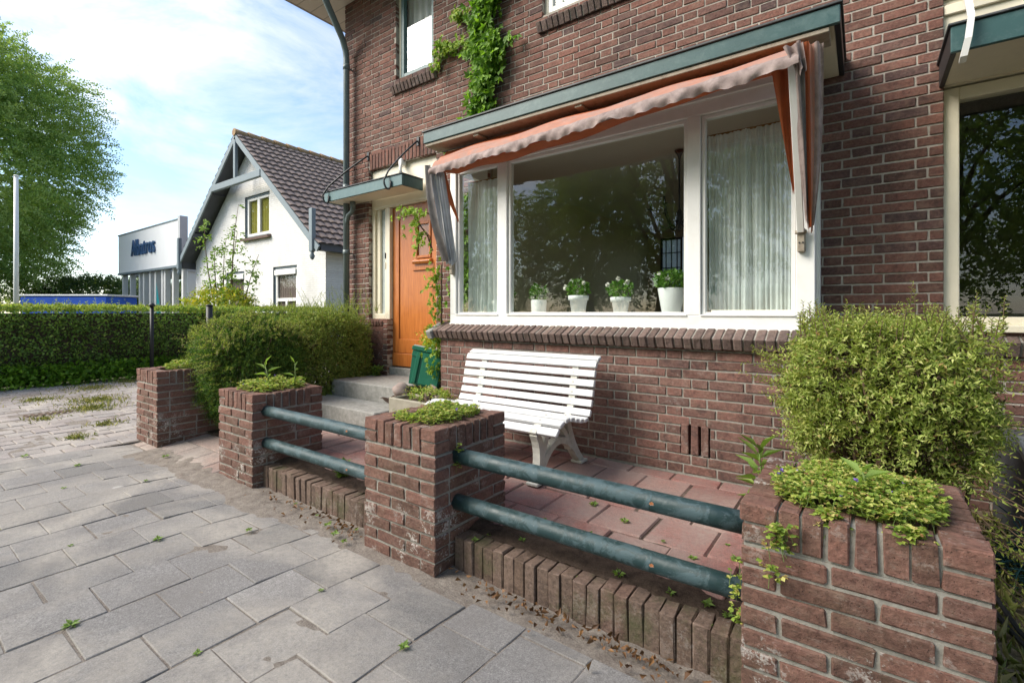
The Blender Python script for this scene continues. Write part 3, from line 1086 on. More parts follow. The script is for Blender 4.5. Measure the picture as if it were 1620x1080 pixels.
# side wall of the house (towards the driveway)
brick_wall(m, (-5.62, YF, 0), YA, (-1, 0, 0), 0.11, 6.0, 0.02, 5.36, bev=0)
m.box(-5.612, YF + 0.101, 0, -5.52, 9.9, 5.36, 1)
m.box(-5.52, 9.8, 0, -3.7, 9.9, 5.36, 1)
m.box(-0.05, 9.8, 0, 4.12, 9.9, 5.36, 1)
m.box(-3.7, 9.8, 2.85, -0.05, 9.9, 5.36, 1)  # rear gap left for the daylight opening added to the room
m.box(-3.7, 9.8, 0, -0.05, 9.9, 0.6, 1)
m.box(4.12, YF + 0.101, 0, 4.2, 9.8, 5.36, 1)
m.build('wall', [M['brick_house'], M['mortar']], house)

# low bay wall
BY = 3.355
m = MB()
vent = [(-1.01, 0.285, -0.815, 0.495)]
brick_wall(m, (0, BY, 0), XA, (0, -1, 0), -3.288, -0.20, 0.16, 1.035, vent, ph=0.09, jit=0.002)
mortar_wall(m, (0, BY, 0), XA, (0, -1, 0), -3.284, -0.204, 0.05, 1.035, vent)
for k in range(3):
    m.box(-1.005 + k * 0.066, BY - 0.003, 0.29, -1.005 + k * 0.066 + 0.048, BY + 0.09, 0.49, 0, 0.004, 0.0015)
m.box(-1.01, BY + 0.05, 0.285, -0.815, BY + 0.094, 0.495, 2)
for sx, nn in ((-3.288, -1), (-0.20, 1)):
    brick_wall(m, (sx, BY + 0.112, 0), YA, (nn, 0, 0), 0.0, 0.45, 0.16, 1.035, ph=0.2)
    m.box(min(sx, sx - nn * 0.09) + (0.006 if nn < 0 else 0), BY + 0.1, 0.05, max(sx, sx - nn * 0.09) - (0.006 if nn > 0 else 0), YF, 1.03, 1)
m.build('bay_wall', [M['brick_bay'], M['mortar_dark'], M['black']], house)
m = MB()
sill_bricks(m, -3.33, -0.17, 3.275, 1.083, 0.20, 0.085, R(24))
m.obox((-3.36, 3.36, 1.075), ((1, 0, 0), (0, math.cos(R(24)), math.sin(R(24))), (0, -math.sin(R(24)), math.cos(R(24)))), (0.035, 0.10, 0.043), 2, 0.008)
m.build('bay_sill', [M['brick_sill'], M['mortar_dark'], M['stone']], house)
m = MB()
sill_bricks(m, -4.64, -3.90, 3.855, 3.985, 0.17, 0.10, R(22))
m.build('window_sill', [M['brick_sill'], M['mortar_dark']], house)
m = MB()
sill_bricks(m, -2.53, -1.05, 3.855, 4.015, 0.17, 0.10, R(22))
m.build('window_sill', [M['brick_sill'], M['mortar_dark']], house)
m = MB()
sill_bricks(m, 0.36, 2.25, 3.845, 1.085, 0.17, 0.10, R(22))
m.build('window_sill', [M['brick_sill'], M['mortar_dark']], house)


def frame_rect(mb, x0, z0, x1, z1, w, y0, y1, mi=0, wb=None, wt=None, bev=0.004):
    wb = w if wb is None else wb
    wt = w if wt is None else wt
    mb.box(x0, y0, z0, x0 + w, y1, z1, mi, bev)
    mb.box(x1 - w, y0, z0, x1, y1, z1, mi, bev)
    mb.box(x0 + w, y0 + 0.001, z0, x1 - w, y1, z0 + wb, mi, bev)
    mb.box(x0 + w, y0 + 0.001, z1 - wt, x1 - w, y1, z1, mi, bev)


# bay window frame
WY = 3.42
bw = MB()
bw.box(-3.226, WY, 1.125, -0.23, WY + 0.09, 1.232, 0, 0.004)          # bottom board
bw.box(-3.226, WY - 0.012, 1.120, -0.23, WY - 0.001, 1.150, 0, 0.002)
bw.box(-3.226, WY, 1.232, -3.150, WY + 0.09, 2.80, 0, 0.004)
bw.box(-0.330, WY, 1.232, -0.23, WY + 0.09, 2.80, 0, 0.004)
bw.box(-2.639, WY + 0.001, 1.232, -2.545, WY + 0.09, 2.60, 0, 0.004)
bw.box(-0.985, WY + 0.001, 1.232, -0.895, WY + 0.09, 2.60, 0, 0.004)
bw.box(-3.150, WY + 0.002, 2.60, -0.330, WY + 0.09, 2.80, 0, 0.004)
bw.box(-3.150, WY - 0.015, 2.69, -0.330, WY + 0.001, 2.80, 0, 0.004)
for (a, b) in ((-3.150, -2.639), (-2.545, -0.985), (-0.895, -0.330)):
    frame_rect(bw, a + 0.002, 1.234, b - 0.002, 2.598, 0.026, WY + 0.022, WY + 0.075, 0, wb=0.02, bev=0.004)
    bw.box(a, WY - 0.010, 1.226, b, WY + 0.0215, 1.238, 0, 0.003)
# bay side frames
for sx in (-3.226, -0.292):
    bw.box(sx, WY + 0.091, 1.03, sx + 0.062, YF, 1.232, 0)
    bw.box(sx, WY + 0.091, 2.60, sx + 0.062, YF, 2.80, 0)
    bw.box(sx, YF - 0.08, 1.232, sx + 0.062, YF, 2.60, 0)
    bw.box(sx + 0.002, WY + 0.091, 1.232, sx + 0.060, WY + 0.13, 2.60, 0)
bw.box(-0.29, WY + 0.02, 0.98, -0.232, WY + 0.09, 1.119, 0)
win = bw.build('bay_window', M['white'], house)
for (a, b) in ((-3.122, -2.667), (-2.517, -1.013), (-0.867, -0.358)):
    m = MB(); m.poly([(a, WY + 0.045, 1.25), (b, WY + 0.045, 1.25), (b, WY + 0.045, 2.575), (a, WY + 0.045, 2.575)])
    m.build('pane', M['glass'], win)
for sx in (-3.195, -0.261):
    m = MB(); m.poly([(sx, WY + 0.13, 1.232), (sx, YF - 0.08, 1.232), (sx, YF - 0.08, 2.6), (sx, WY + 0.13, 2.6)])
    m.build('pane', M['glass'], win)
m = MB(); m.box(-3.16, WY + 0.092, 1.19, -0.30, YF + 0.25, 1.228, 0, 0.004); m.build('inner_sill', M['white'], win)

# bay canopy
cn = MB()
cx0, cx1, cyf = -3.34, -0.097, 3.178
cn.box(cx0, cyf, 2.835, cx1, cyf + 0.028, 2.935, 0, 0.004)
cn.box(cx0, cyf + 0.029, 2.835, cx0 + 0.028, YF - 0.002, 2.935, 0, 0.003)
cn.box(cx1 - 0.028, cyf + 0.029, 2.835, cx1, YF - 0.002, 2.935, 3, 0.003)
cn.box(cx0 - 0.012, cyf - 0.012, 2.937, cx1 + 0.012, YF - 0.002, 2.952, 2, 0.003)
cn.box(cx0 + 0.03, cyf + 0.03, 2.842, cx1 - 0.03, YF - 0.003, 2.93, 1)
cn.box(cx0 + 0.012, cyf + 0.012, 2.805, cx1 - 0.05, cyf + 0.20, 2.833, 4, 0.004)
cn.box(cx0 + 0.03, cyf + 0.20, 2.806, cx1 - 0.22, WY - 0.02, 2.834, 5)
for x in (-2.72, -1.72):
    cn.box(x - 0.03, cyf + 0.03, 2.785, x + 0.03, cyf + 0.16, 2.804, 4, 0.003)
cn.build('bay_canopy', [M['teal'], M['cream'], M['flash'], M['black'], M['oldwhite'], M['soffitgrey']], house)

# entrance canopy with two tie rods
en = MB()
ex0, ex1, eyf = -5.60, -4.12, 3.60
en.box(ex0, eyf, 2.665, ex1, eyf + 0.025, 2.785, 0, 0.004)
en.box(ex0, eyf + 0.026, 2.665, ex0 + 0.025, YF - 0.002, 2.785, 0, 0.003)
en.box(ex1 - 0.025, eyf + 0.026, 2.665, ex1, YF - 0.002, 2.785, 3, 0.003)
en.box(ex0 - 0.01, eyf - 0.012, 2.787, ex1 + 0.01, YF - 0.002, 2.80, 2, 0.003)
en.box(ex0 + 0.026, eyf + 0.026, 2.672, ex1 - 0.026, YF - 0.003, 2.78, 1)
en.build('entrance_canopy', [M['teal_light'], M['cream'], M['flash'], M['teal']], house)
for (wx, fx) in ((-5.12, -5.55), (-4.20, -4.36)):
    m = MB()
    wz = 3.25
    pth = [(wx, YF - 0.005, wz), (wx, YF - 0.03, wz - 0.01)]
    for k in range(1, 8):
        t = k / 8
        pth.append((wx + (fx - wx) * t, YF - 0.03 + (eyf - 0.05 - YF + 0.03) * t, wz - 0.01 + (2.80 - wz) * t + 0.02 * math.sin(t * 3.14)))
    for k in range(0, 8):
        t = k / 7 * math.pi * 1.15
        pth.append((fx + 0.03 * (1 - math.cos(t)) + 0.01 * k / 7, eyf - 0.055 + 0.035 * (1 - math.cos(t)) * 0.6, 2.74 - 0.10 * math.sin(t * 0.85)))
    m.tube(pth, 0.011, 8)
    m.box(wx - 0.02, YF - 0.012, wz - 0.05, wx + 0.02, YF - 0.002, wz + 0.05)
    m.build('tie_rod', M['black'], house)

# board above the entrance, the door frame and side light
m = MB()
m.box(-5.118, YF + 0.06, 2.80, -3.912, YF + 0.098, 3.068, 0)
m.box(-5.10, YF + 0.05, 2.83, -4.6, YF + 0.059, 3.05, 0)
m.box(-4.58, YF + 0.05, 2.80, -3.93, YF + 0.059, 2.985, 0)
m.build('panel', M['cream'], house)
fr = MB()
fy0, fy1 = YF + 0.05, YF + 0.15
fr.box(-5.118, fy0 + 0.001, 1.165, -5.06, fy1, 2.80, 0, 0.004)          # left jamb
fr.box(-4.86, fy0 + 0.001, 1.165, -4.835, fy1, 2.56, 0, 0.004)
fr.box(-4.834, fy0 - 0.004, 0.565, -4.765, fy1, 2.56, 0, 0.004)       # post between side light and door
fr.box(-3.962, fy0, 0.565, -3.912, fy1, 2.80, 0, 0.004)
fr.box(-5.06, fy0, 2.56, -3.962, fy1, 2.80, 0, 0.004)           # head
fr.box(-5.06, fy0 - 0.012, 2.575, -3.962, fy0 - 0.001, 2.60, 0, 0.003)
fr.box(-5.06, fy0 + 0.001, 1.165, -4.86, fy1, 1.24, 0, 0.004)
fr.box(-5.059, fy0 + 0.03, 1.24, -4.99, fy1, 2.56, 0, 0.006)
dfr = fr.build('door_frame', M['cream'], house)
m = MB(); m.poly([(-5.0, fy0 + 0.06, 1.24), (-4.86, fy0 + 0.06, 1.24), (-4.86, fy0 + 0.06, 2.56), (-5.0, fy0 + 0.06, 2.56)])
m.build('side_light', M['leadglass'], dfr)
m = MB()
m.box(-4.853, fy0 - 0.012, 1.93, -4.838, fy0 - 0.0, 2.00, 0, 0.003)
m.build('door_bell', M['black'], dfr)
m = MB(); m.box(-4.853, fy0 - 0.01, 1.80, -4.838, fy0, 1.88, 0, 0.003); m.build('name_plate', M['cream'], dfr)
m = MB()
m.box(-5.118, YF + 0.004, 0.02, -4.837, YF + 0.09, 1.15, 1)
brick_wall(m, (0, YF + 0.0, 0), XA, (0, -1, 0), -5.118, -4.838, 0.04, 1.1, ph=0.3)
sill_bricks(m, -5.118, -4.838, YF - 0.02, 1.145, 0.12, 0.06, R(8))
m.build('plinth', [M['brick_house'], M['mortar_dark']], house)

# the orange front door
dr = MB()
dx0, dx1, dz0, dz1, dy = -4.762, -3.965, 0.585, 2.555, YF + 0.105
dr.box(dx0, dy, dz0, dx1, dy + 0.03, dz1, 0)
dr.box(dx0, dy - 0.014, dz0 + 0.17, dx0 + 0.115, dy - 0.0005, dz1, 0, 0.003)
dr.box(dx0 + 0.115, dy - 0.013, dz1 - 0.13, dx1, dy - 0.0005, dz1, 0, 0.003)
dr.box(dx1 - 0.11, dy - 0.014, dz0 + 0.17, dx1, dy - 0.0005, dz1 - 0.13, 0, 0.003)
dr.box(dx0 + 0.115, dy - 0.013, dz0 + 0.17, dx1 - 0.11, dy - 0.0005, dz0 + 0.34, 0, 0.003)
dr.box(dx0 + 0.005, dy - 0.028, dz0 + 0.005, dx1, dy - 0.0005, dz0 + 0.165, 0, 0.006)     # kick board
frame_rect(dr, -4.345, 1.90, -4.085, 2.33, 0.03, dy - 0.026, dy - 0.0005, 0)
dr.obox((-4.215, dy - 0.03, 1.86), (XA, (0, math.cos(R(30)), math.sin(R(30))), (0, -math.sin(R(30)), math.cos(R(30)))), (0.15, 0.03, 0.02), 0, 0.004)
dr.box(-4.40, dy - 0.02, 1.755, -4.03, dy - 0.0005, 1.845, 0, 0.006)
door = dr.build('door', M['wood'], house)
m = MB(); m.poly([(-4.315, dy - 0.006, 1.93), (-4.115, dy - 0.006, 1.93), (-4.115, dy - 0.006, 2.30), (-4.315, dy - 0.006, 2.30)])
m.build('pane', M['glass_far'], door)
m = MB(); m.tube([(-4.03, dy - 0.0, 1.55), (-4.03, dy - 0.05, 1.55), (-4.10, dy - 0.06, 1.55)], 0.011, 8); m.build('handle', M['brass'], door)
# threshold and steps
st = MB()
st.box(-4.86, 3.955, 0.45, -3.93, YF + 0.16, 0.575, 0, 0.008)
st.build('threshold', M['stone'], house)
steps = thing('stone_steps', 'two weathered bluestone steps with a cracked corner before the orange door', 'steps', (-4.35, 3.3, 0.1))
m = MB()
m.box(-4.66, 3.24, 0.0, -3.815, 3.952, 0.49, 0, 0.008, 0.004)
m.obox((-4.79, 3.60, 0.243), (Vector((0.995, 0.03, 0)).normalized(), YA, (0.0, 0, 1)), (0.122, 0.352, 0.24), 0, 0.012, 0.012)
m.build('landing', M['stone'], steps)
m = MB(); m.box(-4.95, 2.845, 0.0, -3.635, 3.235, 0.323, 0, 0.01, 0.004); m.build('tread', M['stone'], steps)

# little white bracket beside the entrance
m = MB()
m.box(-4.52, YF - 0.03, 3.02, -4.46, YF + 0.049, 3.10, 0, 0.008)
m.tube([(-4.49, YF - 0.02, 3.04), (-4.46, YF - 0.05, 2.97), (-4.44, YF - 0.05, 2.90)], 0.018, 8)
m.build('cable_bracket', M['white'], house)

# upper windows
def upper_window(x0, x1, z0, z1, sash, blind_z):
    f = MB()
    frame_rect(f, x0, z0, x1, z1, 0.035, YF + 0.05, YF + 0.12, 0)
    frame_rect(f, x0 + 0.036, z0 + 0.036, x1 - 0.036, z1 - 0.036, 0.05, YF + 0.055, YF + 0.11, 1)
    w = f.build('window', [M['cream'], sash], house)
    g = MB(); g.poly([(x0 + 0.08, YF + 0.085, z0 + 0.08), (x1 - 0.08, YF + 0.085, z0 + 0.08), (x1 - 0.08, YF + 0.085, z1 - 0.08), (x0 + 0.08, YF + 0.085, z1 - 0.08)])
    g.build('pane', M['glass'], w)
    n = 60
    xs = np.linspace(x0 + 0.03, x1 - 0.03, n)
    P = np.zeros((n, 2, 3))
    P[:, :, 0] = xs[:, None]
    P[:, :, 1] = YF + 0.16 + 0.012 * np.sin(xs * 60)[:, None]
    P[:, 0, 2], P[:, 1, 2] = z0, z1
    c = MB(); c.grid(P)
    c.build('curtain', M['blind'], w)


upper_window(-4.60, -3.96, 4.07, 5.30, M['teal_light'], 4.9)
upper_window(-2.49, -1.10, 4.10, 5.30, M['white'], 4.9)

# right window with its canopy
f = MB()
frame_rect(f, 0.402, 1.165, 2.198, 2.62, 0.075, YF + 0.045, YF + 0.13, 0, wb=0.06, wt=0.075)
f.box(0.402, YF + 0.03, 2.63, 2.198, YF + 0.098, 3.158, 0)
f.box(0.402, YF + 0.01, 3.06, 2.198, YF + 0.0295, 3.12, 0, 0.004)
f.box(0.39, YF - 0.03, 1.135, 2.21, YF + 0.0445, 1.175, 0, 0.004)
w = f.build('window', M['cream'], house)
g = MB(); g.poly([(0.477, YF + 0.09, 1.22), (2.12, YF + 0.09, 1.22), (2.12, YF + 0.09, 2.55), (0.477, YF + 0.09, 2.55)]); g.build('pane', M['glass'], w)
g = MB(); g.lathe([(0.0, 0), (0.019, 0), (0.019, 0.006), (0.009, 0.009), (0.009, 0.014), (0.0, 0.015)], (0, 0, 0), 16)
k = g.build('knob', M['brass'], w)
k.rotation_euler = (R(90), 0, 0); k.location = Vector((0.437, YF + 0.045, 1.79)) - wloc(w)
m = MB()
m.box(0.378, 3.42, 2.62, 2.3, 3.445, 2.757, 0, 0.004)
m.box(0.378, 3.446, 2.62, 0.403, YF - 0.002, 2.757, 1, 0.003)
m.box(0.366, 3.408, 2.759, 2.3, YF - 0.002, 2.772, 2, 0.003)
m.box(0.405, 3.446, 2.63, 2.3, YF - 0.003, 2.752, 3)
m.build('window_canopy', [M['teal'], M['black'], M['flash'], M['cream']], house)
m = MB()
m.sweep([(0.452, 3.90, 3.30), (0.45, 3.62, 3.08), (0.446, 3.43, 2.88), (0.452, 3.385, 2.77), (0.44, 3.38, 2.66), (0.425, 3.40, 2.58), (0.425, 3.44, 2.565)], 0.012, 0.028, (1, 0.0, 0))
m.build('hanger', M['white'], house)

# downpipe, eaves and roof
m = MB()
m.tube([(-5.46, 3.83, 0.25), (-5.46, 3.83, 4.55), (-5.46, 3.82, 4.66), (-5.44, 3.76, 4.78), (-5.36, 3.44, 5.14), (-5.35, 3.40, 5.22), (-5.35, 3.39, 5.32)], 0.040, 16)
for z in (4.42, 2.85, 2.0, 1.0):
    m.tube([(-5.46, 3.83, z), (-5.46, 3.83, z + 0.07)], 0.045, 16)
    m.box(-5.47, 3.83, z + 0.02, -5.45, YF, z + 0.035)
m.tube([(-5.28, 3.80, 2.67), (-5.28, 3.80, 2.58), (-5.30, 3.80, 2.54), (-5.39, 3.81, 2.51), (-5.44, 3.825, 2.44), (-5.455, 3.83, 2.36)], 0.030, 12)
m.tube([(-5.28, 3.80, 2.665), (-5.28, 3.80, 2.59)], 0.036, 12)
m.build('downpipe', M['greypipe'], house)
m = MB()
m.box(-6.12, 3.30, 5.362, 4.3, 9.95, 5.385, 0)
m.box(-6.16, 3.26, 5.362, -6.121, 9.95, 5.50, 1)
m.box(-6.16, 3.26, 5.363, 4.3, 3.299, 5.50, 1)
m.build('eaves', [M['soffit'], m_plain("fascia board", (0.36, 0.31, 0.26), 0.6, 0.2)], house)
m = MB()
e = 5.505
A, B, C, D = (-6.16, 3.26, e), (4.3, 3.26, e), (4.3, 9.95, e), (-6.16, 9.95, e)
r1, r2 = (-3.3, 6.6, 8.6), (4.3, 6.6, 8.6)
m.poly([A, B, r2, r1]); m.poly([C, D, r1, r2]); m.poly([D, A, r1]); m.poly([B, C, r2])
m.build('roof', M['rooftile'], house)

# room behind the bay
rm = MB()
def room_side(pts, mi): rm.poly(pts, mi)
x0, x1, y0, y1, z0, z1 = -3.6, -0.05, 4.05, 9.75, 0.55, 2.9
rm.poly([(x0, y0, z0), (x1, y0, z0), (x1, y1, z0), (x0, y1, z0)], 1)
rm.poly([(x0, y0, z1), (x0, y1, z1), (x1, y1, z1), (x1, y0, z1)], 2)
rm.poly([(x0, y0, z0), (x0, y1, z0), (x0, y1, z1), (x0, y0, z1)], 0)
rm.poly([(x1, y0, z0), (x1, y0, z1), (x1, y1, z1), (x1, y1, z0)], 0)
wx0, wx1, wz0, wz1 = -3.32, -2.88, 1.25, 2.75
for (a, b, c, d) in ((x0, z0, wx0, z1), (wx1, z0, -2.35, z1), (-2.35, 2.65, x1, z1), (-2.35, z0, x1, 0.7), (wx0, z0, wx1, wz0), (wx0, wz1, wx1, z1)):  # unseen wide opening at the right, added to let daylight onto the curtains
    rm.poly([(a, y1, b), (c, y1, b), (c, y1, d), (a, y1, d)], 0)
rm.poly([(x0, y0, z0), (x0, y0, z1), (-3.19, y0, z1), (-3.19, y0, z0)], 0)
rm.poly([(x1, y0, z0), (-0.26, y0, z0), (-0.26, y0, z1), (x1, y0, z1)], 0)
rm.poly([(-3.19, y0, z0), (-3.19, y0, 1.19), (-0.26, y0, 1.19), (-0.26, y0, z0)], 0)
rm.poly([(-3.19, y0, 2.8), (-3.19, y0, z1), (-0.26, y0, z1), (-0.26, y0, 2.8)], 0)
rm.build('room', [M['roomwall'], M['roomfloor'], M['roomceil']], house)
m = MB()
frame_rect(m, wx0, wz0, wx1, wz1, 0.04, 9.70, 9.74, 0)
for k in (1, 2, 3):
    x = wx0 + (wx1 - wx0) * k / 4
    m.box(x - 0.008, 9.71, wz0, x + 0.008, 9.73, wz1, 0)
for k in (1, 2, 3, 4):
    z = wz0 + (wz1 - wz0) * k / 5
    m.box(wx0, 9.711, z - 0.008, wx1, 9.729, z + 0.008, 0)
lw = m.build('leaded_window', M['black'], house)
m = MB(); m.poly([(wx0, 9.72, wz0), (wx1, 9.72, wz0), (wx1, 9.72, wz1), (wx0, 9.72, wz1)])
m.build('pane', M['frost'], lw)
# ------------------------------------------------------------------ brick planter pillars, kerbs and pipe rails
def pillar(label, x0, y0, w, dp, ztop):
    t = thing('brick_pillar', label, 'pillar', (x0 + w / 2, y0 + dp / 2, 0), 'brick planter pillars along the pavement')
    H, J, hb = 0.0645, 0.0115, 0.1
    m = MB()
    x1, y1 = x0 + w, y0 + dp
    zc = ztop - 0.126
    lev = 0
    z = zc
    def brick(cx, cy, lx, ly, z0, z1):
        cx += random.uniform(-0.002, 0.002); cy += random.uniform(-0.002, 0.002)
        rz = random.gauss(0, 0.004)
        a = Vector((math.cos(rz), math.sin(rz), random.gauss(0, 0.004))).normalized()
        b = Vector((-a.y, a.x, random.gauss(0, 0.004))); b = (b - a * b.dot(a)).normalized()
        m.obox((cx, cy, (z0 + z1) / 2), (a, b, a.cross(b)), (lx / 2, ly / 2, (z1 - z0) / 2), 0, 0.0042, 0.0030)
    def runs(length, pat):
        """pieces filling length"""
        tot = sum(pat) + J * (len(pat) - 1)
        k = (length - J * (len(pat) - 1)) / sum(pat)
        out, c = [], 0
        for q in pat:
            out.append((c, c + q * k)); c += q * k + J
        return out
    while z > -0.09:
        zt, zb = z - J, z - H
        z -= H
        # pinwheel bond, alternately left and right handed
        if lev % 2 == 0:
            for a, b in runs(w - hb - J, [2.1, 2.1]): brick(x0 + (a + b) / 2, y0 + hb / 2, b - a, hb, zb, zt)
            for a, b in runs(dp - hb - J, [1.0, 2.1, 1.1] if lev % 4 else [2.1, 2.1]): brick(x1 - hb / 2, y0 + (a + b) / 2, hb, b - a, zb, zt)
            for a, b in runs(w - hb - J, [2.1, 2.1]): brick(x1 - (a + b) / 2, y1 - hb / 2, b - a, hb, zb, zt)
            for a, b in runs(dp - hb - J, [2.1, 2.1]): brick(x0 + hb / 2, y1 - (a + b) / 2, hb, b - a, zb, zt)
        else:
            for a, b in runs(w - hb - J, [2.1, 2.1]): brick(x0 + hb + J + (a + b) / 2, y0 + hb / 2, b - a, hb, zb, zt)
            for a, b in runs(dp - hb - J, [2.1, 2.1]): brick(x0 + hb / 2, y0 + (a + b) / 2, hb, b - a, zb, zt)
            for a, b in runs(w - hb - J, [2.1, 2.1]): brick(x1 - hb - J - (a + b) / 2, y1 - hb / 2, b - a, hb, zb, zt)
            for a, b in runs(dp - hb - J, [2.1, 2.1]): brick(x1 - hb / 2, y0 + hb + J + (a + b) / 2, hb, b - a, zb, zt)
        lev += 1
    r = 0.007
    for (a, b, c, d) in ((x0 + r, y0 + r, x1 - r, y0 + hb), (x0 + r, y1 - hb, x1 - r, y1 - r), (x0 + r, y0 + hb + 0.001, x0 + hb, y1 - hb - 0.001), (x1 - hb, y0 + hb + 0.001, x1 - r, y1 - hb - 0.001)):
        m.box(a, b, -0.09, c, d, zc - 0.003, 1)
    m.build('shaft', [M['brick_pillar'], M['mortar_dark']], t)
    # coping of bricks on end with double headers at the corners
    m2 = m = MB()
    for cx in (x0 + hb / 2, x1 - hb / 2):
        for cy in (y0 + hb / 2, y1 - hb / 2):
            for k in range(2):
                brick(cx, cy, hb, hb, zc + k * 0.0635 + 0.003, zc + k * 0.0635 + 0.055 + (0.006 if k else 0))
    def top(length): return max(3, int(round((length - 2 * hb) / 0.064)))
    for L, f in ((w, 'x'), (dp, 'y')):
        n = top(L)
        p = (L - 2 * hb) / n
        for k in range(n):
            c = hb + (k + 0.5) * p
            zz = ztop - random.uniform(0.0, 0.007)
            if f == 'x':
                brick(x0 + c, y0 + hb / 2, p - J, hb, zc + 0.004, zz); brick(x0 + c, y1 - hb / 2, p - J, hb, zc + 0.004, zz)
            else:
                brick(x1 - hb / 2, y0 + c, hb, p - J, zc + 0.004, zz); brick(x0 + hb / 2, y0 + c, hb, p - J, zc + 0.004, zz)
    r = 0.009
    for (a, b, c, d) in ((x0 + r, y0 + r, x1 - r, y0 + hb), (x0 + r, y1 - hb, x1 - r, y1 - r), (x0 + r, y0 + hb + 0.001, x0 + hb, y1 - hb - 0.001), (x1 - hb, y0 + hb + 0.001, x1 - r, y1 - hb - 0.001)):
        m.box(a, b, zc - 0.002, c, d, ztop - 0.014, 1)
    m.build('coping', [M['brick_pillar'], M['mortar_dark']], t)
    m = MB()
    nx = 24
    Xs, Ys = np.meshgrid(np.linspace(x0 + hb - 0.004, x1 - hb + 0.004, nx), np.linspace(y0 + hb - 0.004, y1 - hb + 0.004, nx), indexing='ij')
    P = np.stack([Xs, Ys, np.zeros_like(Xs)], -1)
    P[..., 2] = ztop - 0.035 + 0.012 * vnoise(P.reshape(-1, 3), 14, int(abs(x0) * 10)).reshape(nx, nx)
    m.grid(P)
    m.build('soil', M['soil'], t)
    return t


pillar('farthest sunlit brick pillar standing alone beside the driveway', -5.855, 1.69, 0.535, 0.56, 0.70)
pillar('brick pillar on the left end of the pipe rails with tall green sprigs on top', -4.10, 1.715, 0.535, 0.56, 0.655)
pillar('middle brick pillar with white lime bloom between the two pairs of rails', -2.205, 1.66, 0.54, 0.565, 0.682)
pillar('nearest large reddish brick pillar in front of the big round bush', -0.311, 1.66, 0.578, 0.585, 0.655)


def kerb(label, x0, x1):
    t = thing('brick_kerb', label, 'kerb', ((x0 + x1) / 2, 1.87, 0), 'low kerbs of upright bricks between pillars')
    m = MB()
    n = int(round((x1 - x0) / 0.0605))
    p = (x1 - x0) / n
    for k in range(n):
        x = x0 + (k + 0.5) * p
        zz = 0.128 + random.uniform(-0.006, 0.006)
        rz = random.gauss(0, 0.02)
        a = Vector((math.cos(rz), math.sin(rz), random.gauss(0, 0.012))).normalized()
        b = Vector((-a.y, a.x, random.gauss(0, 0.012))); b = (b - a * b.dot(a)).normalized()
        m.obox((x, 1.845 + random.uniform(-0.005, 0.005), zz / 2 - 0.06), (a, b, a.cross(b)), (p / 2 - 0.0018, 0.052, zz / 2 + 0.06), 0, 0.0045, 0.003)
    m.box(x0, 1.805, -0.1, x1, 1.885, 0.112, 1)
    m.build('bricks', [M['brick_kerb'], M['soil']], t)


kerb('low brown brick kerb under the farther, shorter rails', -3.56, -2.21)
kerb('low mossy brick kerb under the nearer, longer rails', -1.66, -0.315)


def rail(label, x0, x1, z):
    m = MB()
    n = 8
    m.tube([(x0 + (x1 - x0) * k / n, 1.82, z) for k in range(n + 1)], 0.039, 20)
    o = m.build('pipe_rail', M['rail'])
    recentre(o, ((x0 + x1) / 2, 1.82, z))
    tag(o, label, 'rail', 'teal pipe rails between the pillars')


rail('upper teal pipe rail of the farther, shorter pair', -3.58, -2.19, 0.525)
rail('lower teal pipe rail of the farther, shorter pair', -3.58, -2.19, 0.290)
rail('upper teal pipe rail with rust chips on the nearer, longer pair', -1.68, -0.30, 0.525)
rail('lower teal pipe rail just above the nearer mossy kerb', -1.68, -0.30, 0.292)

# ------------------------------------------------------------------ bench
be = thing('garden_bench', 'white slatted garden bench with cast legs against the bay wall', 'bench', (-2.14, 2.9, 0.15))
bx0, bx1 = -2.75, -1.53
slat = [(2.595, 0.497, 42, .062), (2.655, 0.541, 22, .062), (2.725, 0.556, 2, .058), (2.790, 0.548, -7, .055), (2.855, 0.531, -11, .055), (2.920, 0.517, -8, .055), (2.985, 0.512, 5, .055),
        (3.040, 0.548, 60, .053), (3.066, 0.612, 72, .053), (3.084, 0.680, 77, .053), (3.100, 0.748, 78, .053), (3.116, 0.815, 76, .053), (3.138, 0.878, 62, .053), (3.186, 0.915, 25, .058)]
for (y, z, a, wd) in slat:
    m = MB()
    ca, sa = math.cos(R(a)), math.sin(R(a))
    m.obox(((bx0 + bx1) / 2, y, z), (XA, (0, ca, sa), (0, -sa, ca)), ((bx1 - bx0) / 2, wd / 2 - 0.002, 0.0135), 0, 0.004, 0.0006)
    for lx in (-2.56, -1.70):
        m.tube([(lx, y - sa * 0.013, z + ca * 0.013), (lx, y - sa * 0.0155, z + ca * 0.0155)], 0.008, 8, 1)
    m.build('slat', [M['benchwhite'], M['cast']], be)
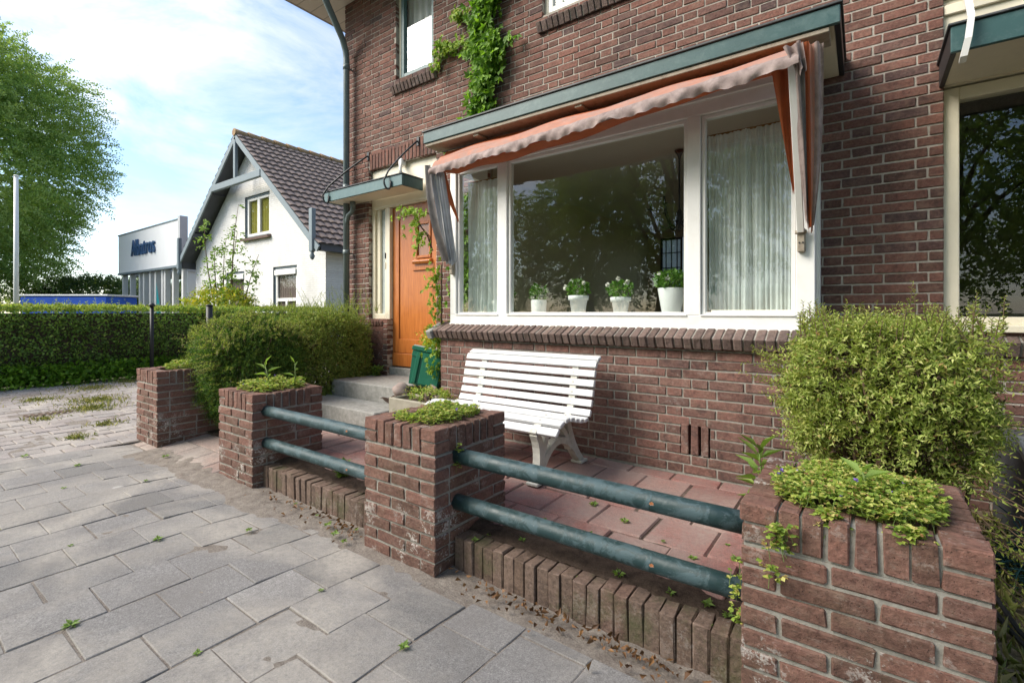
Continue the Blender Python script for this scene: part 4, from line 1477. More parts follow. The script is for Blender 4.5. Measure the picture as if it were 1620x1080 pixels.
for lx in (-2.56, -1.70):
    m = MB()
    def bz(p0, p1, p2, n=8):
        return [tuple(np.array(p0) * (1 - t) ** 2 + 2 * np.array(p1) * t * (1 - t) + np.array(p2) * t * t) for t in np.linspace(0, 1, n)]
    pl = lambda pts: [(lx, y, z) for (y, z) in pts]
    N_ = (1, 0, 0)
    front = bz((2.60, 0.165), (2.685, 0.33), (2.585, 0.475))
    m.sweep(pl(front), [0.05, 0.055, 0.06, 0.062, 0.06, 0.055, 0.05, 0.045], 0.055, N_)
    m.sweep(pl(bz((2.655, 0.33), (2.70, 0.43), (2.745, 0.535))), 0.042, 0.050, N_)
    m.sweep(pl(bz((2.565, 0.475), (2.66, 0.545), (2.76, 0.532))), 0.03, 0.052, N_)
    m.sweep(pl(bz((2.76, 0.533), (2.87, 0.50), (2.985, 0.487))), 0.03, 0.052, N_)
    m.sweep(pl(bz((2.985, 0.487), (3.06, 0.53), (3.092, 0.66)) + bz((3.093, 0.67), (3.12, 0.84), (3.185, 0.897))), 0.028, 0.050, N_)
    m.sweep(pl(bz((3.185, 0.165), (3.03, 0.30), (2.985, 0.49))), [0.05, 0.05, 0.055, 0.055, 0.055, 0.055, 0.05, 0.05], 0.055, N_)
    m.sweep(pl(bz((2.80, 0.515), (2.96, 0.44), (3.03, 0.285))), 0.035, 0.048, N_)
    m.sweep(pl(bz((2.635, 0.215), (2.82, 0.50), (3.075, 0.275), 12)), 0.045, 0.053, N_)
    m.obox((lx, 2.60, 0.158), (XA, YA, ZA), (0.045, 0.05, 0.010), 0, 0.004)
    m.obox((lx, 3.19, 0.158), (XA, YA, ZA), (0.045, 0.05, 0.010), 0, 0.004)
    m.build('leg', M['cast'], be)

# ------------------------------------------------------------------ awning
aw = thing('awning', 'faded orange and grey fabric awning folded up over the bay window', 'awning', (-1.75, 3.3, 2.6))
LB, RB = np.array([-3.205, 3.15, 2.572]), np.array([-0.275, 2.89, 2.585])
LR, RR = np.array([-3.19, 3.37, 2.775]), np.array([-0.285, 3.37, 2.785])
U = np.linspace(0, 1, 160)
nv = 34
P = np.zeros((160, nv, 3))
for j, v in enumerate(np.linspace(0, 1, nv)):
    base = (LR[None] * (1 - U[:, None]) + RR[None] * U[:, None]) * (1 - v) + (LB[None] * (1 - U[:, None]) + RB[None] * U[:, None]) * v
    sag = 0.034 * np.abs(np.sin(v * math.pi * 3)) + 0.030 * np.sin(v * math.pi) * v
    base[:, 2] -= -sag * 0.9 + 0.01 * np.sin(U * 21 + 3 * v) * (1 - v) * v * 4
    P[:, j] = base
m = MB(); m.grid(P, mfun=lambda a, b: 0 if (b < 18 or 22 < b < 27) else 1)
m.build('roof_fabric', [M['orange'], M['salmon']], aw)
m = MB()
m.tube([tuple(LB + (RB - LB) * t - np.array([0, -0.012, 0.022])) for t in np.linspace(0, 1, 6)], 0.017, 10)
m.build('front_bar', M['white'], aw)
# weathered valance lapped over the bar, scalloped edge
nu = 260
U = np.linspace(-0.004, 1.004, nu)
prof = [(0.03, 0.013), (0.0, 0.014), (-0.018, 0.004), (-0.026, -0.014), (-0.030, -0.030), (-0.026, -0.052), (-0.022, -0.070)]
P = np.zeros((nu, len(prof), 3))
sc = np.abs(np.sin(U * math.pi * 9.5)) ** 0.7
for j, (dy, dz) in enumerate(prof):
    b = LB[None] * (1 - U[:, None]) + RB[None] * U[:, None]
    k = max(0, j - 2) / 4
    wave = 0.010 * np.sin(U * 60 + 2 * np.sin(U * 9)) * k + 0.012 * np.sin(U * 17) * k
    wr = 0.0065 * np.sin(U * 140 + j * 0.9) * np.sin(U * 37 + 1) + 0.005 * np.sin(U * 83 - j * 0.7)
    b[:, 1] += dy + wave + wr * (0.4 + k)
    b[:, 2] += wr * 0.5
    b[:, 2] += dz * (1 - 0.25 * k) - 0.020 * k * sc + 0.007 * np.sin(U * 33) * k + 0.004 * np.sin(U * 190) * k
    P[:, j] = b
m = MB(); m.grid(P)
m.build('valance', M['faded'], aw)
# inner cloth drooping back to the window head
nu, nv = 120, 14
U = np.linspace(0.015, 0.985, nu)
P = np.zeros((nu, nv, 3))
for j, v in enumerate(np.linspace(0, 1, nv)):
    b0 = LB[None] * (1 - U[:, None]) + RB[None] * U[:, None]
    b1 = np.stack([b0[:, 0], np.full(nu, 3.36), np.full(nu, 2.725)], 1)
    b = b0 * (1 - v) + b1 * v
    b[:, 2] -= (0.125 - 0.085 * np.clip((U - 0.45) / 0.4, 0, 1) - 0.10 * np.clip((0.1 - U) / 0.1, 0, 1)) * np.sin(min(1, v * 1.25 + 0.10) * math.pi) * (0.92 + 0.08 * np.sin(U * 26)) + 0.02 * (1 - v)
    P[:, j] = b
m = MB(); m.grid(P)
m.build('lining', M['lining'], aw)


def hang(name, top, bot, wt, wb, folds, mats, nrm, lean=0.0, n=26, amp=(0.03, 0.012), seed=0, across=(1, 0, 0), bulge=0.0):
    """pleated cloth wing hanging from top to bot; across = direction of its width, nrm = direction of the folds"""
    r = np.random.default_rng(seed)
    nc = folds * 6 + 1
    top, bot = np.array(top, float), np.array(bot, float)
    across, nrm = np.array(across, float), np.array(nrm, float)
    s = np.linspace(0, 1, nc)
    ph = r.uniform(0, 6.28, folds + 1)
    P = np.zeros((n, nc, 3))
    for i, t in enumerate(np.linspace(0, 1, n)):
        c = top * (1 - t) + bot * t
        w = wt * (1 - t) + wb * t + bulge * math.sin(t * math.pi)
        a = amp[0] * (1 - t) + amp[1] * t
        f = a * np.sin(s * folds * 2 * math.pi + 0.8 * math.sin(t * 3 + seed)) + a * 0.4 * np.sin(s * 9 + t * 4)
        P[i] = c + across * ((s - 0.5) * w)[:, None] + nrm * (f + lean * np.sin(t * math.pi))[:, None]
        if i == n - 1:
            P[i, :, 2] += 0.02 * np.sin(s * 11 + seed) + 0.012 * np.sin(s * 27)
    mb = MB()
    mb.grid(P, mfun=lambda a, b: (b // 3) % len(mats))
    return mb.build(name, mats, aw)


hang('side_wing', (-0.222, 2.95, 2.66), (-0.245, 3.33, 1.74), 0.15, 0.035, 3, [M['faded'], M['orange'], M['orange'], M['salmon'], M['faded'], M['faded']], (0.3, -0.9, 0), n=40, amp=(0.016, 0.014), seed=3, across=(0.75, 0.66, 0), bulge=0.055)
hang('side_wing', (-0.325, 2.95, 2.60), (-0.335, 3.36, 1.98), 0.16, 0.012, 2, [M['orange']], (0.1, -1, 0), amp=(0.022, 0.004), seed=5, across=(1, 0.2, 0))
hang('corner_cloth', (-0.29, 2.86, 2.63), (-0.255, 2.885, 2.50), 0.09, 0.05, 2, [M['faded']], (0.1, -1, 0), amp=(0.012, 0.02), seed=6, n=10)
hang('edge_cloth', (-0.262, 2.875, 2.55), (-0.262, 3.30, 1.80), 0.045, 0.02, 1, [M['faded'], M['darkcloth']], (0.2, -1, 0), amp=(0.012, 0.018), seed=9, n=40, across=(1, 0, 0))
hang('side_wing', (-3.15, 3.16, 2.56), (-3.155, 3.365, 1.72), 0.16, 0.115, 5, [M['greycloth']], (0, -1, 0), amp=(0.014, 0.018), seed=11, n=40, across=(1, 0.05, 0))
hang('edge_cloth', (-3.225, 3.12, 2.60), (-3.185, 3.33, 1.74), 0.07, 0.10, 1, [M['darkcloth'], M['darkcloth'], M['faded']], (0, -1, 0), amp=(0.012, 0.015), seed=12, n=40, lean=0.05)
hang('corner_cloth', (-3.12, 3.17, 2.575), (-3.07, 3.37, 2.10), 0.12, 0.015, 1, [M['orange']], (0, -1, 0), amp=(0.014, 0.006), seed=13, n=24)
for sx, ty, bt in ((-0.300, 2.905, 1.735), (-3.178, 3.165, 1.735)):
    m = MB()
    m.obox((sx, (ty + 3.365) / 2, (2.585 + bt) / 2), (XA, Vector((0, 3.365 - ty, bt - 2.585)).normalized(), Vector((0, 2.585 - bt, 3.365 - ty)).normalized()), (0.019, math.hypot(3.365 - ty, 2.585 - bt) / 2, 0.011), 0, 0.003)
    a = m.build('arm', M['white'], aw)
    m = MB()
    m.box(sx - 0.02, 3.375, 1.615, sx + 0.022, 3.4195, 1.76, 0, 0.006)
    m.tube([(sx - 0.03, 3.372, 1.735), (sx + 0.03, 3.372, 1.735)], 0.012, 10, 0)
    for dx in (-0.008, 0.010):
        m.tube([(sx + dx, 3.376, 1.672), (sx + dx, 3.370, 1.672)], 0.005, 8, 1)
    m.build('hinge', [M['oldwhite'], M['black']], a)

# ------------------------------------------------------------------ curtains and pots in the bay
def net_curtain(label, x0, x1, z0, z1, y, waves, hem):
    waves = waves * 0.8
    n = 240
    s = np.linspace(0, 1, n)
    r = np.random.default_rng(int(abs(x0) * 100))
    f = 0.020 * np.sin(s * waves * 6.28 + 3.0 * np.sin(s * 7 + 1) + 1.2 * np.sin(s * 17)) * (0.7 + 0.5 * np.sin(s * 11 + 2)) + 0.009 * np.sin(s * waves * 15 + 1 + 2 * np.sin(s * 13))
    nz = 16
    P = np.zeros((n, nz, 3))
    for j, t in enumerate(np.linspace(0, 1, nz)):
        P[:, j, 0] = x0 + s * (x1 - x0) + 0.004 * np.sin(s * 40 + t * 3)
        P[:, j, 1] = y + f * (0.55 + 0.6 * (1 - t)) + 0.006 * np.sin(t * 5 + s * 14)
        P[:, j, 2] = z0 + (z1 - z0) * t
    m = MB(); m.grid(P)
    Q = P.copy()
    Q[..., 1] -= 0.004
    Q[..., 2] = np.minimum(Q[..., 2], z0 + hem)
    Q = Q[:, :4]
    Q[:, :, 2] = z0 + np.linspace(0, hem, 4)[None, :]
    m.grid(Q)
    m.tube([(x0 - 0.02, y + 0.01, z1 + 0.005), (x1 + 0.02, y + 0.01, z1 + 0.005)], 0.008, 8, 1)
    o = m.build('net_curtain', [M['curtain'], M['brass']])
    recentre(o, ((x0 + x1) / 2, y, z0))
    tag(o, label, 'curtain', 'net curtains inside the bay window')


net_curtain('wide pale net curtain filling the right pane of the bay window', -0.885, -0.345, 1.268, 2.49, 3.57, 11, 0.17)
net_curtain('narrow white net curtain gathered behind the left pane of the bay', -3.14, -2.69, 1.25, 2.52, 3.60, 9, 0.12)


def blob_leaves(c, rad, n, L, Wd, flat=0.8, up=0.3):
    d = sphere_dirs(n)
    r = rng.uniform(0.35, 1.0, (n, 1)) ** 0.5
    p = np.array(c) + d * r * np.array(rad)
    return leaf_arrays(p, d * flat + np.array([0, 0, up]) + rng.normal(size=(n, 3)) * 0.45, rng.uniform(0.7, 1.2, n) * L, rng.uniform(0.8, 1.2, n) * Wd, fold=0.15, curl=0.2)


def potted(label, x, y, prof, h, fr, fh, nleaf, flowers, white=True):
    t = thing('potted_plant', label, 'plant pot', (x, y, 1.229), 'potted plants on the bay window sill')
    m = MB(); m.lathe([(r, z) for r, z in prof] , (x, y, 1.229), 32)
    m.build('pot', M['pot'], t)
    V = [blob_leaves((x, y, 1.229 + h + fh * 0.42), (fr, fr, fh * 0.55), nleaf, 0.035, 0.026)]
    ex = MB()
    for k in range(9):
        a = random.uniform(0, 6.28)
        ex.tube([(x, y, 1.229 + h - 0.01), (x + fr * 0.4 * math.cos(a), y + fr * 0.4 * math.sin(a), 1.229 + h + fh * 0.35), (x + fr * 0.8 * math.cos(a), y + fr * 0.8 * math.sin(a), 1.229 + h + fh * 0.7)], 0.003, 5, 1)
    leaf_mesh('foliage', V, [M['L_pot'], M['stem']], t, extra=ex)
    if flowers:
        for (dx, dz) in flowers:
            c = np.array([x + dx, y - fr * 0.5, 1.229 + h + dz])
            d = sphere_dirs(26) * np.array([1, 0.7, 1])
            leaf_mesh('blossom', leaf_arrays(np.repeat(c[None], 26, 0) + d * 0.004, d, np.full(26, 0.018), np.full(26, 0.014), curl=0.1), M['petal'], t)


def cup(rb, rt, h, rim=0.0, straight=False):
    w = 0.006
    if rim:
        return [(0.0, 0.0), (rb, 0.0), (rb + (rt - rb) * 0.72, h - rim), (rt + 0.004, h - rim), (rt + 0.006, h - 0.003), (rt + 0.003, h), (rt - w, h), (rt - w - 0.004, h - 0.02), (0.0, h - 0.02)]
    return [(0.0, 0.0), (rb - 0.002, 0.0), (rb, 0.002), (rt, h - 0.003), (rt - 0.001, h), (rt - w, h), (rt - w, h - 0.02), (0.0, h - 0.02)]


potted('straight white cylinder pot with glossy leaves, leftmost in the big pane', -2.335, 3.62, cup(0.066, 0.070, 0.135), 0.135, 0.075, 0.14, 190, [(-0.04, 0.02), (0.03, 0.02), (0.05, 0.03)])
potted('white rimmed pot with a white flower leaning out to the left', -1.938, 3.62, cup(0.055, 0.081, 0.165, 0.04), 0.165, 0.085, 0.13, 190, [(-0.105, 0.06), (-0.10, 0.075), (-0.04, 0.12), (0.07, 0.10)])
potted('smaller white rimmed pot with white blossoms on both sides', -1.560, 3.62, cup(0.050, 0.076, 0.145, 0.035), 0.145, 0.09, 0.13, 190, [(-0.085, 0.09), (-0.09, 0.10), (0.0, 0.145), (0.065, 0.105), (0.075, 0.115)])
potted('tallest white tapered pot with small dense foliage, rightmost on the sill', -1.157, 3.62, cup(0.065, 0.099, 0.205), 0.205, 0.115, 0.13, 420, [(-0.07, 0.10), (-0.01, 0.075)])
potted('pale pot with dark leaves half hidden by the left curtain', -2.72, 3.66, cup(0.045, 0.065, 0.14), 0.14, 0.07, 0.13, 150, None)

# chandelier in the dark room
ch = thing('chandelier', 'dark scrolled chandelier hanging inside behind the large pane', 'chandelier', (-1.62, 4.95, 2.2))
cx, cy = -1.50, 4.95
m = MB()
m.lathe([(0.0, 2.90), (0.05, 2.89), (0.02, 2.84), (0.008, 2.80), (0.008, 2.30), (0.03, 2.27), (0.035, 2.2), (0.012, 2.14), (0.02, 2.10), (0.0, 2.07)], (cx, cy, 0), 14)
m.build('stem', M['black'], ch)
for k in range(6):
    a = k * math.pi / 3 + 0.3
    p = []
    for t in np.linspace(0, 1, 16):
        rr = 0.03 + 0.25 * t
        zz = 2.18 - 0.10 * math.sin(t * 3.6) + 0.08 * t
        p.append((cx + rr * math.cos(a), cy + rr * math.sin(a), zz))
    m = MB(); m.tube(p, 0.009, 8)
    e = p[-1]
    m.lathe([(0.0, 0), (0.03, 0.005), (0.032, 0.012), (0.012, 0.016), (0.012, 0.08), (0, 0.08)], e, 12)
    m.build('arm', M['black'], ch)

# ------------------------------------------------------------------ mailbox, trough, rocks
mb_ = thing('mailbox', 'green plastic mailbox with grey lid leaning between steps and bay', 'mailbox', (-3.55, 3.42, 0.50))
tilt = Matrix.Rotation(R(11), 3, 'Y') @ Matrix.Rotation(R(-7), 3, 'X')
rz = Matrix.Rotation(R(28), 3, 'Z')
T = rz @ tilt
ax = [T @ Vector(XA), T @ Vector(YA), T @ Vector(ZA)]
o = Vector((-3.535, 3.40, 0.515))
def loc(x, y, z): return o + ax[0] * x + ax[1] * y + ax[2] * z
m = MB()
i = len(m.v)
wb_, wt_, d_ = 0.150, 0.178, 0.115
for z, w, dd in ((0.0, wb_, d_ - 0.012), (0.33, wt_, d_)):
    for sx, sy in ((-1, -1), (1, -1), (1, 1), (-1, 1)):
        m.v.append(tuple(loc(sx * w, sy * dd, z)))
for f in ((0, 3, 2, 1), (4, 5, 6, 7), (0, 1, 5, 4), (1, 2, 6, 5), (2, 3, 7, 6), (3, 0, 4, 7)):
    m.f.append([i + q for q in f]); m.m.append(0); m.sm.append(False)
m.obox(loc(-0.105, -d_ - 0.004, 0.165), (ax[0], ax[1], ax[2]), (0.020, 0.008, 0.15), 0, 0.004)
m.obox(loc(0.045, -d_ - 0.004, 0.165), (ax[0], ax[1], ax[2]), (0.10, 0.007, 0.15), 0, 0.005)
m.obox(loc(0.0, -d_ + 0.004, 0.30), (ax[0], ax[1], ax[2]), (0.176, 0.010, 0.03), 0, 0.004)
m.build('body', M['green_plastic'], mb_)
m = MB()
m.obox(loc(0, 0, 0.352), (ax[0], ax[1], ax[2]), (0.188, 0.130, 0.020), 0, 0.006)
m.obox(loc(0, -0.01, 0.378), (ax[0], ax[1], ax[2]), (0.174, 0.112, 0.006), 1, 0.003)
m.build('lid', [M['green_plastic'], M['greylid']], mb_)

tr = thing('stone_trough', 'weathered concrete trough of small plants beside the steps', 'trough', (-3.25, 3.12, 0.15))
m = MB()
x0, x1, y0, y1, z0, z1, wv = -3.60, -2.93, 2.98, 3.28, 0.15, 0.455, 0.035
for (a, b, c, d, tp) in ((x0, y0, x1, y0 + wv, 1), (x0, y1 - wv, x1, y1, 0), (x0, y0 + wv, x0 + wv, y1 - wv, 0), (x1 - wv, y0 + wv, x1, y1 - wv, 0)):
    m.box(a, b, z0, c, d, z1, 0, 0.008, 0.003)
m.box(x0 + wv, y0 + wv, z0, x1 - wv, y1 - wv, z0 + 0.05, 0)
m.build('basin', M['trough'], tr)
m = MB(); m.box(x0 + wv, y0 + wv, z0 + 0.051, x1 - wv, y1 - wv, z1 - 0.03); m.build('soil', M['soil'], tr)


def rock(label, c, r, seed):
    m = MB()
    nu, nv = 18, 12
    P = np.zeros((nu + 1, nv, 3))
    for i in range(nu + 1):
        for j in range(nv):
            a, b = 2 * math.pi * (i % nu) / nu, math.pi * (j / (nv - 1)) - math.pi / 2
            P[i, j] = (math.cos(a) * math.cos(b), math.sin(a) * math.cos(b), math.sin(b))
    f = 1 + 0.22 * vnoise(P.reshape(-1, 3), 2.2, seed).reshape(nu + 1, nv) + 0.07 * vnoise(P.reshape(-1, 3), 6, seed + 1).reshape(nu + 1, nv)
    P = P * f[..., None] * np.array(r) + np.array(c)
    m.grid(P)
    o = m.build('garden_rock', M['rock'])
    recentre(o, c)
    tag(o, label, 'rock', 'rocks beside the steps')


rock('pinkish rock under the green mailbox next to the landing', (-3.70, 3.22, 0.48), (0.085, 0.08, 0.075), 3)
rock('pale rough rock right of the mailbox by the bay corner', (-3.36, 3.30, 0.46), (0.09, 0.07, 0.085), 8)
rock('small rock lying in the front of the trough by the bay wall', (-3.13, 3.18, 0.45), (0.06, 0.05, 0.045), 12)

# right-hand corner: dark slab, netting and hoses
sb = thing('stone_slab_bench', 'dark stone bench with a pale sloping edge below the right window', 'slab', (0.95, 3.5, 0.1))
m = MB(); m.box(0.60, 3.15, 0.05, 1.6, 3.84, 0.60, 0, 0.012); m.build('block', M['darkstone'], sb)
m = MB(); m.obox((1.1, 3.13, 0.625), (XA, (0, math.cos(R(20)), math.sin(R(20))), (0, -math.sin(R(20)), math.cos(R(20)))), (0.52, 0.10, 0.02), 0, 0.006); m.build('edge', M['stone'], sb)
m = MB()
for k in range(150):
    a = random.uniform(0, 6.28); rr = random.uniform(0.02, 0.26)
    c = Vector((0.62 + rr * math.cos(a), 2.95 + rr * math.sin(a) * 0.8, 0.10 + random.uniform(0, 0.22) * (1 - rr / 0.3)))
    d1 = Vector((random.gauss(0, 1), random.gauss(0, 1), random.gauss(0, 0.5))) * 0.05
    d2 = Vector((random.gauss(0, 1), random.gauss(0, 1), random.gauss(0, 0.5))) * 0.05
    m.tube([c - d1, c, c + d2, c + d2 * 1.6 + d1 * 0.5], 0.003, 4, 0, cap=False)
o_ = m.build('garden_netting', M['netting'])
recentre(o_, (0.62, 2.95, 0.1)); tag(o_, 'crumpled dark green garden netting on the soil beside the bush', 'netting')
m = MB()
for dy in (0.0, 0.045):
    m.tube([(0.30 + dy, 2.85 - dy, 0.16), (0.36 + dy, 2.62, 0.17), (0.42 + dy * 0.6, 2.42, 0.13), (0.50 + dy, 2.20, 0.10), (0.62 + dy, 1.9, 0.08)], 0.0085, 8)
o_ = m.build('garden_hose', M['rubber'])
recentre(o_, (0.42, 2.42, 0.1)); tag(o_, 'black doubled garden hose on dry grass beside nearest pillar', 'hose')
# ------------------------------------------------------------------ plants
def box_surface(n, c, r, power=4.0, zmin=-1.0):
    """points on a rounded box (superellipsoid) with outward directions"""
    d = sphere_dirs(n * 2)
    d = d[d[:, 2] > zmin][:n]
    s = (np.abs(d) ** power).sum(1, keepdims=True) ** (-1.0 / power)
    return np.array(c) + d * s * np.array(r), d * s


def shrub(name, label, cat, c, r, n_sh, n_lf, lL, lW, mats, base, group=None, ln=(0.10, 0.2), lumps=0.08, lf=5.0, tipfrac=0.0, inner=0.3, droop=0.2, zmin=-0.95, seed=1, power=4.0, up=0.35, spread=0.9, branch=10, gaps=0.0, jit=0.25):
    t = thing(name, label, cat, base, group)
    P, D = box_surface(n_sh, c, r, power, zmin)
    k = 1 + lumps * vnoise(P, lf, seed)[:, None]
    Pc = np.array(c) + (P - np.array(c)) * k
    if gaps:
        keep = vnoise(P, 6.0, seed + 7) > -1 + gaps
        Pc, D = Pc[keep], D[keep]
    n = len(Pc)
    depth = rng.uniform(0.55, 1.0, (n, 1)) ** 0.6
    St = np.array(c) + (Pc - np.array(c)) * (depth - 0.12)
    dirs = _unit(D) + np.array([0, 0, up]) + rng.normal(size=(n, 3)) * 0.45
    L = rng.uniform(*ln, n)
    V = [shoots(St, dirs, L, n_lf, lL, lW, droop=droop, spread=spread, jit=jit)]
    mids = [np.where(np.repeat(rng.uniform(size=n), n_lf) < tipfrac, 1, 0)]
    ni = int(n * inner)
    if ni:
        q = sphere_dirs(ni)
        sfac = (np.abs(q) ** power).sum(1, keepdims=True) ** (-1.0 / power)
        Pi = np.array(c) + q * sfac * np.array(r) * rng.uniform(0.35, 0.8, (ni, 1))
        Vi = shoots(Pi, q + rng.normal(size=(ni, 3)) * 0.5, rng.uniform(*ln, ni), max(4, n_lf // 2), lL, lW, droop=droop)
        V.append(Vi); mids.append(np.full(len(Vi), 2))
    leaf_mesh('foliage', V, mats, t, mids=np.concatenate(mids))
    m = MB()
    for i in range(branch):
        a, b = random.uniform(0, 6.28), random.uniform(0.2, 0.9)
        e = np.array(c) + np.array([math.cos(a) * r[0] * b, math.sin(a) * r[1] * b, random.uniform(-0.2, 0.7) * r[2]])
        s = np.array(base) + np.array([math.cos(a) * 0.05, math.sin(a) * 0.05, 0])
        mid = s * 0.5 + e * 0.5 + rng.normal(size=3) * 0.04
        m.tube([s, mid, e], [0.016, 0.011, 0.004], 6)
    m.build('stem', M['twig'], t)
    return t


def extra_shoots(parent, pts, dirs, lens, n_lf, lL, lW, mats, droop=0.1, rad=0.0022, spread=0.9, name='shoot'):
    P, D, Ln = np.array(pts, float), np.array(dirs, float), np.array(lens, float)
    V = shoots(P, D, Ln, n_lf, lL, lW, droop=droop, spread=spread, taper=0.45)
    m = MB()
    Du = _unit(D)
    for i in range(len(P)):
        path = []
        for t in np.linspace(0, 1, 5):
            q = P[i] + Du[i] * Ln[i] * t
            q[2] -= droop * Ln[i] * t * t
            path.append(q)
        m.tube(path, [rad, rad * 0.9, rad * 0.8, rad * 0.6, rad * 0.4], 4, 1, cap=False)
    return leaf_mesh(name, V, mats, parent, extra=m)


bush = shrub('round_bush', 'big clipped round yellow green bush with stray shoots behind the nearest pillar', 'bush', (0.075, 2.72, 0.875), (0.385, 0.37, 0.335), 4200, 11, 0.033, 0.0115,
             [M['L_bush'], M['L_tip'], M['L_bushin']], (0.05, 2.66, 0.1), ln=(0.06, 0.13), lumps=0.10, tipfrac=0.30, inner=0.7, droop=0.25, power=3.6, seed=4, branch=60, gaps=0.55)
pts, dr_, ln_ = [], [], []
for k in range(120):
    x, y = random.uniform(-0.24, 0.42), random.uniform(2.45, 3.0)
    pts.append((x, y, 1.14)); dr_.append((random.gauss(0, 0.25), random.gauss(0, 0.25), 1)); ln_.append(random.uniform(0.07, 0.19))
for (x, y, l) in ((0.16, 2.75, 0.28), (0.19, 2.78, 0.24), (-0.16, 2.6, 0.19), (0.36, 2.7, 0.22), (0.46, 2.75, 0.20)):
    pts.append((x, y, 1.14)); dr_.append((random.gauss(0, 0.12), 0, 1)); ln_.append(l)
for k in range(30):
    a = random.uniform(-0.6, 0.8)
    pts.append((0.40 + random.uniform(-0.08, 0.0), 2.65 + a * 0.35, random.uniform(0.55, 1.15))); dr_.append((1, random.gauss(0, 0.5), random.gauss(0.2, 0.3))); ln_.append(random.uniform(0.06, 0.16))
for k in range(16):
    pts.append((-0.30, 2.55 + random.uniform(-0.1, 0.3), random.uniform(0.75, 1.05))); dr_.append((-1, random.gauss(0, 0.3), random.uniform(0.2, 0.8))); ln_.append(random.uniform(0.10, 0.22))
for k in range(40):
    pts.append((0.42 + random.uniform(-0.15, 0.1), 2.5 + random.uniform(-0.15, 0.15), random.uniform(0.35, 0.65))); dr_.append((0.8, -0.4, random.gauss(-0.35, 0.3))); ln_.append(random.uniform(0.15, 0.34))
extra_shoots(bush, pts, dr_, ln_, 20, 0.028, 0.009, [M['L_tip'], M['twig']], droop=0.12)
m = MB()
m.tube([(0.02, 2.40, 0.52), (0.06, 2.44, 0.66), (0.11, 2.50, 0.86)], [0.013, 0.011, 0.006], 8)
m.build('branch', M['twig'], bush)

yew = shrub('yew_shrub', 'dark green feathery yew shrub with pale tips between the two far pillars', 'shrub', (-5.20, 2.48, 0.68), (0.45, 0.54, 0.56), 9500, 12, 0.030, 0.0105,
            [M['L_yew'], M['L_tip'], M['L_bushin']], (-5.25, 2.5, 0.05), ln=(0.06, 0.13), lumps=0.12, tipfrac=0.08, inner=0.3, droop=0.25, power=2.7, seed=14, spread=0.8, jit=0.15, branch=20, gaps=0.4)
pts, dr_, ln_ = [], [], []
for k in range(520):
    ux, uy = random.uniform(-1, 1), random.uniform(-1, 1)
    pts.append((-5.2 + 0.42 * ux, 2.48 + 0.5 * uy, 1.18 - 0.16 * (ux * ux + uy * uy) + random.uniform(-0.06, 0.05))); dr_.append((random.gauss(0, 0.6), random.gauss(0, 0.6), 0.8)); ln_.append(random.uniform(0.08, 0.17))
for k in range(60):
    pts.append((-5.35 + random.uniform(-0.2, 0.4), 2.1, random.uniform(0.55, 1.0))); dr_.append((random.gauss(0.0, 0.4), -1, random.gauss(0.3, 0.3))); ln_.append(random.uniform(0.12, 0.28))
extra_shoots(yew, pts, dr_, ln_, 16, 0.026, 0.009, [M['L_tip'], M['twig']], droop=0.25, spread=0.75)

boxh = shrub('clipped_hedge', 'clipped olive green hedge running from the yew to the entrance wall', 'hedge', (-5.26, 3.38, 0.69), (0.44, 0.53, 0.60), 15000, 9, 0.024, 0.015,
             [M['L_box'], M['L_tip'], M['L_bushin']], (-5.26, 3.42, 0.08), ln=(0.04, 0.085), lumps=0.05, tipfrac=0.05, inner=0.2, droop=0.2, power=6, seed=23, branch=12)
pts, dr_, ln_ = [], [], []
for k in range(200):
    pts.append((-5.26 + random.uniform(-0.45, 0.45), 3.4 + random.uniform(-0.55, 0.5), 1.25 + random.uniform(-0.05, 0.04))); dr_.append((random.gauss(0, 0.4), random.gauss(0, 0.4), 1)); ln_.append(random.uniform(0.06, 0.16))
for k in range(46):
    pts.append((-5.1 + random.uniform(-0.35, 0.3), 3.5 + random.uniform(-0.5, 0.35), 1.25)); dr_.append((random.gauss(0, 0.35), random.gauss(0, 0.3), 1)); ln_.append(random.uniform(0.18, 0.42))
extra_shoots(boxh, pts, dr_, ln_, 16, 0.022, 0.010, [M['L_tip'], M['stem']], droop=0.1)

# the neighbours' hedge across the driveway
hd = thing('boundary_hedge', 'long clipped hedge with ivy at its foot along the far side of the driveway', 'hedge', (-11.9, 2.6, 0))
def plane_pts(n, x0, x1, y0, y1, z0, z1):
    return np.stack([rng.uniform(x0, x1, n), rng.uniform(y0, y1, n), rng.uniform(z0, z1, n)], 1)
F = plane_pts(23000, -11.55, -11.32, -2.0, 7.6, 0.06, 1.36)
F[:, 0] += 0.15 * vnoise(F, 1.9, 51) + 0.10 * vnoise(F, 5, 53) - 0.10 * np.clip((0.5 - F[:, 2]), 0, 1)
V1 = leaf_arrays(F, rng.normal(size=F.shape) * 0.7 + np.array([0.7, 0, 0.15]), rng.uniform(0.035, 0.07, len(F)), rng.uniform(0.025, 0.045, len(F)))
Tt = plane_pts(15000, -12.4, -11.35, -2.0, 7.6, 1.28, 1.38)
Tt[:, 2] += 0.03 * vnoise(Tt, 2.2, 52)
V2 = leaf_arrays(Tt, rng.normal(size=Tt.shape) * 0.5 + np.array([0.15, 0, 0.8]), rng.uniform(0.03, 0.06, len(Tt)), rng.uniform(0.02, 0.035, len(Tt)))
Iv = plane_pts(6000, -11.35, -11.05, -2.0, 7.6, 0.0, 0.36)
Iv[:, 0] += 0.08 * vnoise(Iv, 3.0, 54)
Iv[:, 0] -= 0.45 * Iv[:, 2]
V3 = leaf_arrays(Iv, rng.normal(size=Iv.shape) * 0.5 + np.array([0.5, 0, 0.1]), rng.uniform(0.05, 0.09, len(Iv)), rng.uniform(0.05, 0.08, len(Iv)), mid=0.4)
